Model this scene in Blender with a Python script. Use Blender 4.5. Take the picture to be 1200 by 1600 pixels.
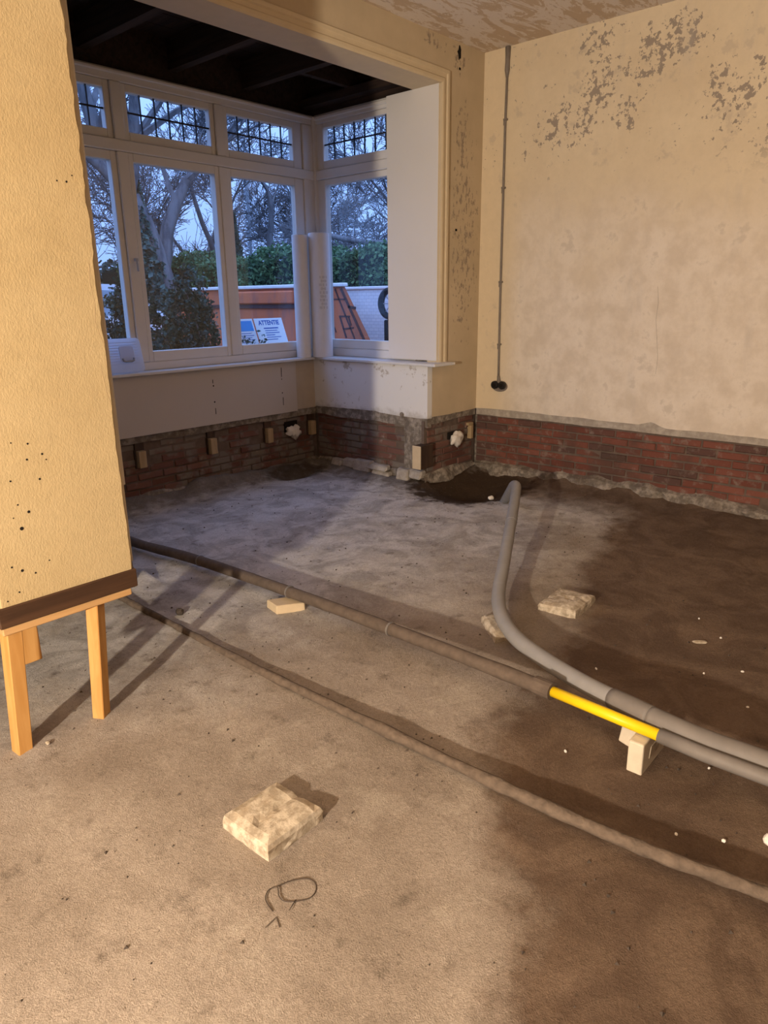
import bpy, math, random
import numpy as np
from mathutils import Vector, Matrix

random.seed(7)
scene = bpy.context.scene
for o in list(bpy.data.objects):
    bpy.data.objects.remove(o)
COL = scene.collection

# ------------------------------------------------------------------ camera
F_PX, PITCH, ROLL, YAW = 1102.87, math.radians(16.819), math.radians(-0.71), math.radians(48.24)
CAM = Vector((-5.2134, -3.5491, 1.5))
cam = bpy.data.cameras.new('camera')
cam.sensor_fit = 'VERTICAL'
cam.sensor_height = 36.0
cam.lens = F_PX / 1600.0 * 36.0
cam.clip_start = 0.05
cam.clip_end = 200
camo = bpy.data.objects.new('camera', cam)
COL.objects.link(camo)
fw = Vector((math.sin(YAW) * math.cos(PITCH), math.cos(YAW) * math.cos(PITCH), -math.sin(PITCH)))
rt = Vector((math.cos(YAW), -math.sin(YAW), 0))
up = rt.cross(fw)
rt2 = rt * math.cos(ROLL) + up * math.sin(ROLL)
up2 = -rt * math.sin(ROLL) + up * math.cos(ROLL)
R = Matrix((rt2, up2, -fw)).transposed().to_4x4()
camo.matrix_world = Matrix.Translation(CAM) @ R
scene.camera = camo

# ------------------------------------------------------------------ world, light, exposure
w = bpy.data.worlds.new('sky')
scene.world = w
w.use_nodes = True
bg = w.node_tree.nodes['Background']
bg.inputs[0].default_value = (0.28, 0.465, 1.0, 1)
# overcast dusk: the standard overcast sky, L = Lz (1 + 2 sin elevation) / 3
wt = w.node_tree
tc = wt.nodes.new('ShaderNodeTexCoord')
sx = wt.nodes.new('ShaderNodeSeparateXYZ')
wt.links.new(tc.outputs['Generated'], sx.inputs[0])
mx = wt.nodes.new('ShaderNodeMath'); mx.operation = 'MAXIMUM'; mx.inputs[1].default_value = 0.0
wt.links.new(sx.outputs[2], mx.inputs[0])
SKY = 4.2
ma = wt.nodes.new('ShaderNodeMath'); ma.operation = 'MULTIPLY_ADD'; ma.inputs[1].default_value = SKY * 2 / 3; ma.inputs[2].default_value = SKY / 3
wt.links.new(mx.outputs[0], ma.inputs[0])
wt.links.new(ma.outputs[0], bg.inputs[1])

lamp = bpy.data.lights.new('work_lamp', 'POINT')
lamp.energy = 900
lamp.color = (1.0, 0.84, 0.66)
lamp.shadow_soft_size = 0.05
lampo = bpy.data.objects.new('work_lamp', lamp)
lampo.location = (-7.3, -3.0, 1.38)
COL.objects.link(lampo)

vs = scene.view_settings
vs.view_transform = 'Standard'
vs.look = 'None'
vs.gamma = 1
vs.use_curve_mapping = False
vs.exposure = 0.0

# ------------------------------------------------------------------ helpers
def put(o, parent=None):
    COL.objects.link(o)
    if parent is not None:
        o.parent = parent
        o.matrix_parent_inverse = Matrix.Translation(-Vector(parent.location)) if parent.parent is None else Matrix.Identity(4)
    return o

def tag(o, label, cat, group=None, kind=None):
    o['label'] = label
    o['category'] = cat
    if group: o['group'] = group
    if kind: o['kind'] = kind
    return o

def empty(name, loc, label, cat, group=None, kind=None):
    o = bpy.data.objects.new(name, None)
    o.empty_display_size = 0.1
    o.location = loc
    COL.objects.link(o)
    return tag(o, label, cat, group, kind)

class MB:
    """collects shapes in world space and links them as one mesh object"""
    def __init__(s):
        s.v = []; s.f = []
    def add(s, vs_, fs):
        b = len(s.v)
        s.v += [tuple(p) for p in vs_]
        s.f += [tuple(i + b for i in f) for f in fs]
        return s
    def box(s, x0, x1, y0, y1, z0, z1):
        if x0 > x1: x0, x1 = x1, x0
        if y0 > y1: y0, y1 = y1, y0
        return s.add([(x0,y0,z0),(x1,y0,z0),(x1,y1,z0),(x0,y1,z0),(x0,y0,z1),(x1,y0,z1),(x1,y1,z1),(x0,y1,z1)],
                     [(0,3,2,1),(4,5,6,7),(0,1,5,4),(1,2,6,5),(2,3,7,6),(3,0,4,7)])
    def hexa(s, bottom, top):
        return s.add(list(bottom) + list(top), [(0,3,2,1),(4,5,6,7),(0,1,5,4),(1,2,6,5),(2,3,7,6),(3,0,4,7)])
    def tube(s, pts, rad, n=8, caps=True):
        pts = [Vector(p) for p in pts]
        if not hasattr(rad, '__len__'): rad = [rad] * len(pts)
        t0 = (pts[1] - pts[0]).normalized()
        a = Vector((0, 0, 1)) if abs(t0.z) < 0.9 else Vector((1, 0, 0))
        u = t0.cross(a).normalized()
        b = len(s.v)
        for i, p in enumerate(pts):
            t = (pts[min(i+1, len(pts)-1)] - pts[max(i-1, 0)])
            if t.length < 1e-9: t = t0
            t.normalize()
            u = (u - t * u.dot(t))
            u.normalize()
            v = t.cross(u)
            for k in range(n):
                an = 2 * math.pi * k / n
                s.v.append(tuple(p + (u * math.cos(an) + v * math.sin(an)) * rad[i]))
        for i in range(len(pts) - 1):
            for k in range(n):
                k2 = (k + 1) % n
                s.f.append((b+i*n+k, b+i*n+k2, b+(i+1)*n+k2, b+(i+1)*n+k))
        if caps:
            s.f.append(tuple(b + k for k in reversed(range(n))))
            s.f.append(tuple(b + (len(pts)-1)*n + k for k in range(n)))
        return s
    def build(s, name, mat, parent=None, smooth=False, bevel=0, seg=1):
        me = bpy.data.meshes.new(name)
        me.from_pydata(s.v, [], s.f)
        me.materials.append(mat)
        if smooth:
            me.polygons.foreach_set('use_smooth', [True] * len(me.polygons))
        me.update()
        o = bpy.data.objects.new(name, me)
        put(o, parent)
        if bevel:
            m = o.modifiers.new('bevel', 'BEVEL')
            m.width = bevel; m.segments = seg; m.limit_method = 'ANGLE'
        return o

def child_of_part(o, part):
    """reparent o under a part (world-space meshes, part itself has identity basis)"""
    o.parent = part
    o.matrix_parent_inverse = part.matrix_parent_inverse.inverted() @ Matrix.Translation(-Vector(part.parent.location)) if part.parent else Matrix.Identity(4)
    o.matrix_parent_inverse = Matrix.Identity(4)

def vnoise(x, y, seed=0):
    """smooth value noise, numpy arrays"""
    x = np.asarray(x, float); y = np.asarray(y, float)
    xi = np.floor(x).astype(np.int64); yi = np.floor(y).astype(np.int64)
    xf = x - xi; yf = y - yi
    def h(a, b):
        n = (a * 374761393 + b * 668265263 + seed * 1442695041) & 0xffffffff
        n = ((n ^ (n >> 13)) * 1274126177) & 0xffffffff
        return ((n ^ (n >> 16)) & 0xffff) / 65535.0
    u = xf*xf*(3-2*xf); v = yf*yf*(3-2*yf)
    return (h(xi,yi)*(1-u)+h(xi+1,yi)*u)*(1-v) + (h(xi,yi+1)*(1-u)+h(xi+1,yi+1)*u)*v
def fbm(x, y, seed=0, oct=4):
    t = 0; a = 1; n = 0
    for i in range(oct):
        t = t + a * (vnoise(np.asarray(x)*2**i, np.asarray(y)*2**i, seed+i) - .5); n += a; a *= .5
    return t / n * 2

# ------------------------------------------------------------------ material helpers
class NT:
    def __init__(s, name, rough=0.8, spec=0.3):
        s.m = bpy.data.materials.new(name); s.m.use_nodes = True
        s.t = s.m.node_tree; s.b = s.t.nodes['Principled BSDF']
        s.b.inputs['Roughness'].default_value = rough
        s.b.inputs['Specular IOR Level'].default_value = spec
        s._co = None
    def co(s):
        if s._co is None:
            s._co = s.t.nodes.new('ShaderNodeTexCoord').outputs['Object']
        return s._co
    def setin(s, sock, v):
        if isinstance(v, bpy.types.NodeSocket): s.t.links.new(v, sock)
        elif v is not None:
            if hasattr(v, '__len__') and sock.type == 'RGBA' and len(v) == 3: v = (*v, 1)
            sock.default_value = v
    def math(s, op, a, b=None, c=None, clamp=False):
        n = s.t.nodes.new('ShaderNodeMath'); n.operation = op; n.use_clamp = clamp
        for i, v in enumerate((a, b, c)): s.setin(n.inputs[i], v)
        return n.outputs[0]
    def xyz(s, v=None):
        n = s.t.nodes.new('ShaderNodeSeparateXYZ'); s.setin(n.inputs[0], v or s.co()); return n.outputs
    def scale(s, vec, sc):
        n = s.t.nodes.new('ShaderNodeMapping'); s.setin(n.inputs[0], vec); n.inputs['Scale'].default_value = sc; return n.outputs[0]
    def noise(s, scale, detail=4, rough=.55, vec=None, dist=0.0):
        n = s.t.nodes.new('ShaderNodeTexNoise'); s.setin(n.inputs['Vector'], vec or s.co())
        n.inputs['Scale'].default_value = scale; n.inputs['Detail'].default_value = detail
        n.inputs['Roughness'].default_value = rough; n.inputs['Distortion'].default_value = dist
        return n.outputs[0]
    def voro(s, scale, vec=None, feature='F1', rnd=1.0):
        n = s.t.nodes.new('ShaderNodeTexVoronoi'); n.feature = feature
        s.setin(n.inputs['Vector'], vec or s.co()); n.inputs['Scale'].default_value = scale
        return n.outputs[0]
    def step(s, v, lo, hi):
        n = s.t.nodes.new('ShaderNodeMapRange'); n.interpolation_type = 'SMOOTHSTEP'; s.setin(n.inputs[0], v)
        s.setin(n.inputs[1], lo); s.setin(n.inputs[2], hi); return n.outputs[0]
    def mix(s, f, a, b):
        n = s.t.nodes.new('ShaderNodeMix'); n.data_type = 'RGBA'
        s.setin(n.inputs[0], f); s.setin(n.inputs[6], a); s.setin(n.inputs[7], b); return n.outputs[2]
    def mul(s, col, f):
        n = s.t.nodes.new('ShaderNodeMix'); n.data_type = 'RGBA'; n.blend_type = 'MULTIPLY'; n.inputs[0].default_value = 1
        s.setin(n.inputs[6], col)
        c = s.t.nodes.new('ShaderNodeCombineColor')
        for i in range(3): s.setin(c.inputs[i], f)
        s.t.links.new(c.outputs[0], n.inputs[7]); return n.outputs[2]
    def blob(s, axes, c, r):
        """1 at centre, falling to 0 at radius; axes = two scalar sockets"""
        d = 0
        parts = [s.math('POWER', s.math('ABSOLUTE', s.math('DIVIDE', s.math('SUBTRACT', axes[i], c[i]), r[i])), 2) for i in range(2)]
        return s.step(s.math('ADD', parts[0], parts[1]), 1.0, 0.0)
    def rnd(s):
        return s.t.nodes.new('ShaderNodeObjectInfo').outputs['Random']
    def color(s, v): s.setin(s.b.inputs['Base Color'], v); return s
    def bump(s, h, strength=.3, dist=.01):
        n = s.t.nodes.new('ShaderNodeBump'); n.inputs['Strength'].default_value = strength; n.inputs['Distance'].default_value = dist
        s.setin(n.inputs['Height'], h); s.t.links.new(n.outputs[0], s.b.inputs['Normal']); return s

def plain(name, col, rough=.6, var=.12, scale=30, bump=0.0, spec=.3, metal=0):
    m = NT(name, rough, spec)
    n = m.noise(scale, 4)
    m.color(m.mul(col, m.math('ADD', m.math('MULTIPLY', m.math('SUBTRACT', n, .5), var * 2), 1.0)))
    if bump: m.bump(n, bump, .01)
    m.b.inputs['Metallic'].default_value = metal
    return m.m

MAT = {}
# floor: dry sandy screed, damp brown sand beyond a wandering border, grey cement slurry in the bay
m = NT('sandy_floor', .92, .15)
X, Y, Z = m.xyz()
n1 = m.noise(1.6, 5, .6); n2 = m.noise(9, 6, .65); n3 = m.noise(70, 4, .7); n4 = m.noise(3.5, 5, .6, dist=1.2)
dry = m.mix(m.step(n1, .35, .65), (.285, .236, .193), (.37, .313, .262))
grey = m.mix(m.step(n4, .38, .62), (.37, .345, .32), (.58, .555, .525))
gmask = m.step(m.math('ADD', Y, m.math('ADD', m.math('MULTIPLY', m.math('SUBTRACT', n1, .5), 1.6), m.math('MULTIPLY', X, .18))), -2.3, -1.2)
c = m.mix(gmask, dry, grey)
c = m.mix(m.math('MULTIPLY', m.step(n2, .53, .72), .6), c, (.15, .12, .095))
c = m.mix(m.math('MULTIPLY', m.step(m.noise(2.7, 6, .7), .52, .68), .45), c, (.50, .44, .37))
yb = m.math('ADD', m.math('MULTIPLY', X, .29), m.math('ADD', -1.44, m.math('MULTIPLY', m.math('MINIMUM', m.math('ADD', X, 3.4), 0.0), .45)))
dd = m.math('SUBTRACT', yb, Y)
dd = m.math('ADD', dd, m.math('MULTIPLY', m.math('SUBTRACT', n1, .5), .7))
dd = m.math('ADD', dd, m.math('MULTIPLY', m.math('SUBTRACT', n2, .5), .22))
damp = m.step(dd, -.10, .12)
# damp soil in the dug corner by the right wall and below the bay corner
hole = m.step(m.math('ADD', m.blob((X, Y), (-.48, -.28), (.75, .66)), m.math('MULTIPLY', m.math('SUBTRACT', n2, .5), 1.6)), .18, .75)
hole2 = m.math('MULTIPLY', m.step(m.math('ADD', m.blob((X, Y), (-1.12, 1.16), (.45, .26)), m.math('MULTIPLY', m.math('SUBTRACT', n2, .5), 1.6)), .2, .9), .75)
edge = m.step(m.math('ADD', X, m.math('MULTIPLY', m.math('SUBTRACT', n1, .5), .9)), -.75, -.25)
damp = m.math('MAXIMUM', damp, m.math('MULTIPLY', edge, m.step(Y, .1, -.3)))
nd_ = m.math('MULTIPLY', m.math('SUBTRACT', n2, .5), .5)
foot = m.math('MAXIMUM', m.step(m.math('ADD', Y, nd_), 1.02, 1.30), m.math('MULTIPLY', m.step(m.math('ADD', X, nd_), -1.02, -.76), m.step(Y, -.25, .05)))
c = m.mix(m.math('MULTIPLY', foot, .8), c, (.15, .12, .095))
dcol = m.mix(m.step(n4, .35, .65), (.105, .068, .046), (.165, .113, .078))
c = m.mix(m.math('MULTIPLY', damp, .96), c, dcol)
c = m.mix(m.math('MAXIMUM', hole, hole2), c, (.055, .036, .023))
sp_ = m.noise(190, 3, .7)
c = m.mul(c, m.math('ADD', .30, m.math('ADD', m.math('MULTIPLY', n3, .7), m.math('MULTIPLY', sp_, .7))))
c = m.mix(m.math('MULTIPLY', m.step(m.noise(45, 5, .7), .62, .70), .55), c, (.12, .09, .065))
m.color(c)
hh = m.math('ADD', m.math('MULTIPLY', n3, .35), m.math('MULTIPLY', m.noise(240, 4, .7), .45))
m.bump(m.math('ADD', hh, n2), .75, .016)
MAT['floor'] = m.m

# right wall plaster: cream paint, grey where the paint has come off, worn pale below
m = NT('peeling_cream_plaster', .85, .2)
X, Y, Z = m.xyz()
big = m.noise(1.3, 4, .55); med = m.noise(4.5, 6, .62); fin = m.noise(14, 6, .68)
up_ = m.step(m.math('ADD', Z, m.math('MULTIPLY', m.math('SUBTRACT', big, .5), 1.6)), 1.5, 2.5)
worn = m.mix(m.step(med, .35, .65), (.66, .575, .475), (.78, .70, .60))
paint = m.mix(m.step(big, .35, .65), (.67, .56, .40), (.72, .615, .45))
c = m.mix(up_, worn, paint)
c = m.mix(m.step(Y, -.45, -.15), c, (.72, .60, .42))
fld = 0.0
f0 = m.blob((Y, Z), (-1.45, 3.08), (.30, .20))
for cc, rr in (((-.95, 3.2), (.28, .14)), ((-1.05, 3.02), (.30, .16)), ((-.72, 2.7), (.34, .24)), ((-1.15, 2.7), (.2, .16)),
               ((-1.9, 2.72), (.28, .3)), ((-.95, 2.85), (.26, .2)), ((-1.35, 2.92), (.2, .13)), ((-2.2, 2.4), (.3, .4))):
    f0 = m.math('MAXIMUM', f0, m.math('MULTIPLY', m.blob((Y, Z), cc, rr), .8))
pk = m.math('ADD', m.math('MULTIPLY', f0, .17), m.math('ADD', m.noise(21, 6, .68), m.math('MULTIPLY', m.math('SUBTRACT', m.noise(6, 3), .5), .40)))
peel = m.step(pk, .655, .67)
peel = m.math('MULTIPLY', peel, m.step(Z, 2.2, 2.5))
c = m.mix(peel, c, (.335, .285, .235))
# grey scuffs lower down
sc = m.math('MULTIPLY', m.step(m.math('ADD', med, m.math('MULTIPLY', m.math('SUBTRACT', fin, .5), .7)), .58, .72), .4)
c = m.mix(sc, c, (.43, .365, .30))
vs1 = m.noise(3.0, 5, .6, vec=m.scale(m.co(), (1, 1.6, .35)))
c = m.mix(m.math('MULTIPLY', m.step(vs1, .56, .75), .3), c, (.50, .46, .42))
m.color(m.mul(c, m.math('ADD', .9, m.math('MULTIPLY', fin, .2))))
m.bump(m.math('SUBTRACT', m.math('ADD', med, m.math('MULTIPLY', fin, .5)), m.math('MULTIPLY', peel, .7)), .22, .012)
MAT['plaster_right'] = m.m

# back wall plaster: darker ochre paint with vertical strips of flaked paint
m = NT('ochre_plaster', .85, .2)
X, Y, Z = m.xyz()
big = m.noise(1.5, 4); fin = m.noise(22, 6, .7, vec=m.scale(m.co(), (1.4, 1, .7)))
c = m.mix(m.step(big, .35, .65), (.53, .43, .29), (.59, .48, .33))
f0 = m.math('MULTIPLY', m.blob((X, Z), (-.24, 2.0), (.26, 1.1)), .8)
for cc, rr in (((-.20, 1.75), (.12, .45)), ((-.28, 2.7), (.12, .3)), ((-.33, 3.2), (.14, .14)), ((-.62, 3.26), (.25, .07))):
    f0 = m.math('MAXIMUM', f0, m.blob((X, Z), cc, rr))
peel = m.step(m.math('ADD', fin, m.math('ADD', m.math('MULTIPLY', f0, .13), m.math('MULTIPLY', m.math('SUBTRACT', m.noise(5, 3), .5), .2))), .64, .66)
peel = m.math('MULTIPLY', peel, m.step(f0, .02, .2))
c = m.mix(peel, c, (.33, .265, .20))
m.color(m.mul(c, m.math('ADD', .88, m.math('MULTIPLY', m.noise(7, 5), .24))))
m.bump(fin, .12, .01)
MAT['plaster_back'] = m.m

# white plaster under the bay window with stains
m = NT('stained_white_plaster', .8, .2)
X, Y, Z = m.xyz()
fin = m.noise(9, 6, .7); med = m.noise(3, 4)
c = m.mix(m.step(m.math('ADD', fin, m.math('MULTIPLY', m.step(Z, .82, .92), .06)), .60, .68), (.74, .735, .73), (.44, .40, .35))
low = m.step(m.math('ADD', Z, m.math('MULTIPLY', m.math('SUBTRACT', fin, .5), .25)), .62, .53)
c = m.mix(m.math('MULTIPLY', low, .7), c, (.42, .39, .35))
m.color(c); m.bump(fin, .1, .01)
MAT['plaster_white'] = m.m

# beige old plaster at the bay end
MAT['plaster_beige'] = plain('beige_plaster', (.50, .43, .34), .85, .22, 6, .1)
MAT['board'] = plain('smooth_taupe_board', (.52, .475, .43), .7, .04, 3)
# ceiling: grey-white flakes over tan
m = NT('flaking_ceiling', .9, .15)
sc_ = m.scale(m.co(), (1, 2.6, 1))
fin = m.noise(3.0, 7, .7, vec=sc_, dist=.6)
c = m.mix(m.step(fin, .47, .50), (.58, .465, .35), (.74, .67, .61))
c = m.mix(m.math('MULTIPLY', m.step(m.noise(9, 6, .7, vec=sc_), .60, .63), .7), c, (.46, .38, .32))
m.color(c); m.bump(fin, .4, .02)
MAT['ceiling'] = m.m

# yellow woodchip paper on the partition
m = NT('yellow_woodchip', .75, .25)
chips = m.noise(170, 3, .6, vec=m.scale(m.co(), (1, 1, .6)))
c = m.mix(m.step(m.noise(1.6, 4), .35, .65), (.46, .345, .18), (.51, .395, .22))
m.color(m.mul(c, m.math('ADD', .9, m.math('MULTIPLY', m.noise(30, 4), .2))))
m.bump(chips, .35, .006)
MAT['woodchip'] = m.m

# brick: colour differs brick by brick, dirt and mortar smears over it
m = NT('old_brick', .9, .15)
r = m.rnd()
wc = m.t.nodes.new('ShaderNodeNewGeometry').outputs['Position']
nn = m.noise(14, 5, .65, vec=wc); nb = m.noise(2.6, 4, .6, vec=wc)
c = m.mix(r, (.15, .055, .040), (.225, .088, .064))
c = m.mix(m.step(m.math('FRACT', m.math('MULTIPLY', r, 7.31)), .7, .8), c, (.11, .06, .05))
c = m.mix(m.math('MULTIPLY', m.step(nn, .52, .70), .7), c, (.24, .185, .155))
c = m.mix(m.math('MULTIPLY', m.step(nb, .48, .66), .7), c, (.085, .058, .047))
m.color(c); m.bump(nn, .5, .01)
MAT['brick'] = m.m
# the bay front bricks are smeared with old mortar and dirt
m = NT('dirty_brick', .9, .15)
r = m.rnd()
wc = m.t.nodes.new('ShaderNodeNewGeometry').outputs['Position']
nn = m.noise(11, 5, .65, vec=wc); nb = m.noise(3.0, 4, .6, vec=wc)
c = m.mix(r, (.13, .06, .047), (.19, .10, .08))
c = m.mix(m.math('MULTIPLY', m.step(nb, .46, .56), .9), c, (.19, .165, .14))
c = m.mix(m.math('MULTIPLY', m.step(nn, .58, .72), .55), c, (.33, .29, .25))
m.color(c); m.bump(nn, .5, .01)
MAT['brick_dirty'] = m.m
m = NT('old_mortar', .95, .1)
nn = m.noise(16, 6, .7); nb = m.noise(3.2, 4)
c = m.mix(m.step(nn, .4, .65), (.17, .145, .12), (.37, .325, .275))
c = m.mix(m.math('MULTIPLY', m.step(nb, .5, .65), .5), c, (.12, .09, .07))
m.color(c); m.bump(nn, .8, .015)
MAT['mortar'] = m.m
MAT['bed'] = plain('dark_joint_mortar', (.135, .10, .08), .95, .5, 14, .5)
m = NT('grey_mortar_band', .95, .1)
nn = m.noise(16, 6, .7)
m.color(m.mix(m.step(nn, .35, .7), (.34, .30, .255), (.49, .44, .38))); m.bump(nn, .5, .01)
MAT['mortar_band'] = m.m

def wood(name, a, b, axis=2, rough=.6):
    m = NT(name, rough, .3)
    sc = [28, 28, 28]; sc[axis] = 2.2
    g = m.noise(1.0, 5, .6, vec=m.scale(m.co(), sc), dist=.7)
    m.color(m.mix(m.step(g, .3, .7), a, b)); m.bump(g, .12, .004)
    return m.m
MAT['pine'] = wood('pine_timber', (.50, .25, .07), (.60, .335, .115))
MAT['pine_flat'] = wood('pine_plank', (.47, .27, .11), (.57, .35, .16), 0)
MAT['dark_board'] = wood('dark_stained_board', (.045, .022, .012), (.085, .042, .022), 0)
MAT['joist'] = wood('shade_dark_joist', (.018, .011, .008), (.045, .025, .017), 1, .85)  # dark wood, with the unlit void's shade put into its colour
MAT['plug'] = wood('old_timber_plug', (.36, .26, .14), (.46, .34, .20))
MAT['plug_dark'] = wood('dark_plug_wood', (.045, .028, .02), (.075, .045, .03))
MAT['frame'] = plain('white_window_paint', (.72, .70, .67), .45, .05, 8)
MAT['cover'] = plain('white_cover_panel', (.72, .695, .67), .6, .03, 3)
MAT['casing'] = plain('cream_casing_paint', (.64, .53, .36), .5, .08, 12)
MAT['sill'] = plain('pale_stone_sill', (.66, .66, .67), .35, .08, 14)
MAT['lead'] = plain('dark_lead_came', (.02, .02, .025), .5, .1, 40)
MAT['black'] = plain('black_bakelite', (.015, .014, .014), .4, .1, 40)
MAT['conduit'] = plain('old_grey_conduit', (.21, .18, .155), .55, .25, 40)
MAT['pipe_sleeve'] = plain('muddy_black_sleeve', (.115, .088, .07), .9, .45, 26, .4)
MAT['pipe_mud'] = plain('sand_crusted_hose', (.125, .095, .073), .95, .6, 32, .9)
MAT['pvc'] = plain('grey_pvc', (.27, .265, .265), .5, .16, 14, .05)
MAT['pvc_dark'] = plain('dark_grey_pipe', (.17, .155, .145), .6, .2, 20, .05)
MAT['yellow'] = plain('yellow_gas_pipe', (.85, .58, .01), .4, .06, 20)
MAT['hole'] = plain('dark_hole', (.012, .009, .007), 1, .1, 30)
m = NT('pale_rough_stone', .95, .1)
nn = m.noise(30, 6, .7); nb = m.noise(9, 4)
c = m.mix(m.step(nn, .38, .62), (.33, .275, .205), (.56, .49, .39))
c = m.mix(m.math('MULTIPLY', m.step(nb, .5, .62), .5), c, (.36, .28, .19))
m.color(c); m.bump(nn, .5, .008)
MAT['stone'] = m.m
MAT['cream_brick'] = plain('cream_sand_lime_brick', (.60, .53, .42), .85, .14, 30, .2)
MAT['offcut'] = plain('pale_wood_offcut', (.60, .48, .32), .7, .12, 24)
MAT['rag'] = plain('white_rag', (.78, .74, .68), .9, .12, 40, .3)
MAT['clod'] = plain('dark_clod', (.07, .055, .045), .95, .3, 60, .5)
MAT['chip'] = plain('white_plaster_chip', (.78, .75, .70), .9, .1, 60)
MAT['wire'] = plain('thin_dark_wire', (.06, .045, .035), .7, .1, 60)
MAT['roll'] = plain('white_film_roll', (.80, .80, .82), .55, .05, 20)
MAT['roll_print'] = plain('grey_print', (.66, .66, .68), .6, .1, 40)
m = NT('milky_plastic', .35, .4)
m.color((.80, .84, .92))
tl = m.t.nodes.new('ShaderNodeBsdfTranslucent'); tl.inputs[0].default_value = (.85, .9, .97, 1)
mh = m.t.nodes.new('ShaderNodeMixShader'); mh.inputs[0].default_value = .6
m.t.links.new(m.b.outputs[0], mh.inputs[1]); m.t.links.new(tl.outputs[0], mh.inputs[2])
m.t.links.new(mh.outputs[0], m.t.nodes['Material Output'].inputs[0])
MAT['milky'] = m.m
MAT['milky_dark'] = plain('grey_plastic_clip', (.30, .32, .36), .4, .05, 20)
# clear window glass: straight transmission with a weak mirror reflection
m = NT('window_glass')
tr = m.t.nodes.new('ShaderNodeBsdfTransparent'); tr.inputs[0].default_value = (.93, .95, .96, 1)
gl = m.t.nodes.new('ShaderNodeBsdfGlossy'); gl.inputs['Roughness'].default_value = .02
ms = m.t.nodes.new('ShaderNodeMixShader'); ms.inputs[0].default_value = .035
m.t.links.new(tr.outputs[0], ms.inputs[1]); m.t.links.new(gl.outputs[0], ms.inputs[2])
m.t.links.new(ms.outputs[0], m.t.nodes['Material Output'].inputs[0])
MAT['glass'] = m.m
# outdoors
m = NT('rusty_red_container', .7, .3)
nn = m.noise(5, 6, .7, vec=m.scale(m.co(), (1, 1.2, .35)))
m.color(m.mix(m.step(nn, .45, .7), (.62, .155, .06), (.40, .13, .08)))
MAT['skip'] = m.m
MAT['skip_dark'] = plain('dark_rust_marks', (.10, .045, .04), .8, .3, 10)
MAT['skip_rim'] = plain('pale_rim', (.80, .74, .72), .6, .1, 10)
m = NT('white_brick_wall', .8, .2)
bt = m.t.nodes.new('ShaderNodeTexBrick')
m.setin(bt.inputs['Vector'], m.scale(m.co(), (1, 1, 1)))
X, Y, Z = m.xyz()
cb = m.t.nodes.new('ShaderNodeCombineXYZ'); m.setin(cb.inputs[0], Y); m.setin(cb.inputs[1], Z)
m.setin(bt.inputs['Vector'], cb.outputs[0])
bt.inputs['Scale'].default_value = 4.5
bt.inputs['Color1'].default_value = (.80, .80, .80, 1); bt.inputs['Color2'].default_value = (.72, .74, .76, 1); bt.inputs['Mortar'].default_value = (.48, .50, .52, 1)
bt.inputs['Mortar Size'].default_value = .012
m.color(bt.outputs[0]); MAT['garden_wall'] = m.m
m = NT('bark', .95, .1)
nn = m.noise(6, 5, .6, vec=m.scale(m.co(), (1, 1, .25)))
m.color(m.mix(m.step(nn, .35, .65), (.13, .12, .125), (.24, .225, .225))); m.bump(nn, .6, .05)
MAT['bark'] = m.m
def leafmat(name, a, b):
    m = NT(name, .6, .3)
    m.color(m.mix(m.step(m.noise(5, 3), .35, .65), a, b)); return m.m
MAT['ivy'] = leafmat('ivy_leaves', (.045, .10, .04), (.15, .25, .10))
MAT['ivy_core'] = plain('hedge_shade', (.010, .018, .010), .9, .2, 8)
MAT['yew'] = leafmat('yew_needles', (.012, .032, .026), (.04, .085, .055))
MAT['spruce'] = leafmat('spruce_needles', (.06, .10, .085), (.11, .16, .125))
MAT['ground'] = plain('garden_soil', (.12, .10, .075), .95, .3, 2, .4)
MAT['car'] = plain('white_car_paint', (.78, .80, .82), .25, .02, 4, 0, .5)
MAT['car_glass'] = plain('car_window', (.30, .38, .44), .08, .05, 4, 0, .6)
MAT['tyre'] = plain('black_rubber', (.018, .018, .02), .8, .1, 20)
MAT['steel'] = plain('grey_steel', (.42, .43, .45), .4, .1, 10)
MAT['sign'] = plain('white_sign_board', (.85, .86, .88), .5, .02, 5)
MAT['sign_blue'] = plain('blue_print', (.02, .10, .42), .5, .02, 5)
MAT['sign_cyan'] = plain('cyan_print', (.03, .30, .72), .5, .02, 5)
MAT['sign_brown'] = plain('brown_print', (.16, .09, .08), .5, .1, 15)

# ------------------------------------------------------------------ floor
def fz(x, y):
    x = np.asarray(x, float); y = np.asarray(y, float)
    z = .012 * fbm(x*1.1, y*1.1, 3, 3) + .007 * fbm(x*5, y*5, 11, 3)
    n = fbm(x*3, y*3, 21, 3)
    inbay = (y > 0)
    dF = np.where(x < -.6, 1.31 - y, 9)
    dS = np.where(inbay, -.71 - x, 9); dS = np.where(dS < -.05, 9, dS)
    dB = np.where((~inbay) & ((x > -.74) | (x < -3.3)), -.0 - y, 9)
    dR = np.where(~inbay, -x, 9)
    mound = np.zeros_like(z)
    for d in (dF, dS, dB, dR):
        d = np.clip(d, 0, 9)
        mound = np.maximum(mound, (.06 + .05 * n) * np.exp(-d / .08))
    z = z + mound
    z = z - .11 * np.exp(-(((x+.48)/.34)**2 + ((y+.33)/.28)**2))
    z = z - .06 * np.exp(-(((x+1.15)/.18)**2 + ((y-1.12)/.10)**2))
    return z
xs = np.concatenate([np.linspace(-9.0, -5.2, 40), np.arange(-5.17, .09, .022)])
ys = np.concatenate([np.linspace(-6.5, -3.7, 30), np.arange(-3.67, 1.44, .022)])
GX, GY = np.meshgrid(xs, ys)
GZ = fz(GX, GY) + .0035 * fbm(GX*18, GY*18, 5, 3) + .0022 * fbm(GX*40, GY*40, 8, 2)
nx, ny = len(xs), len(ys)
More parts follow.
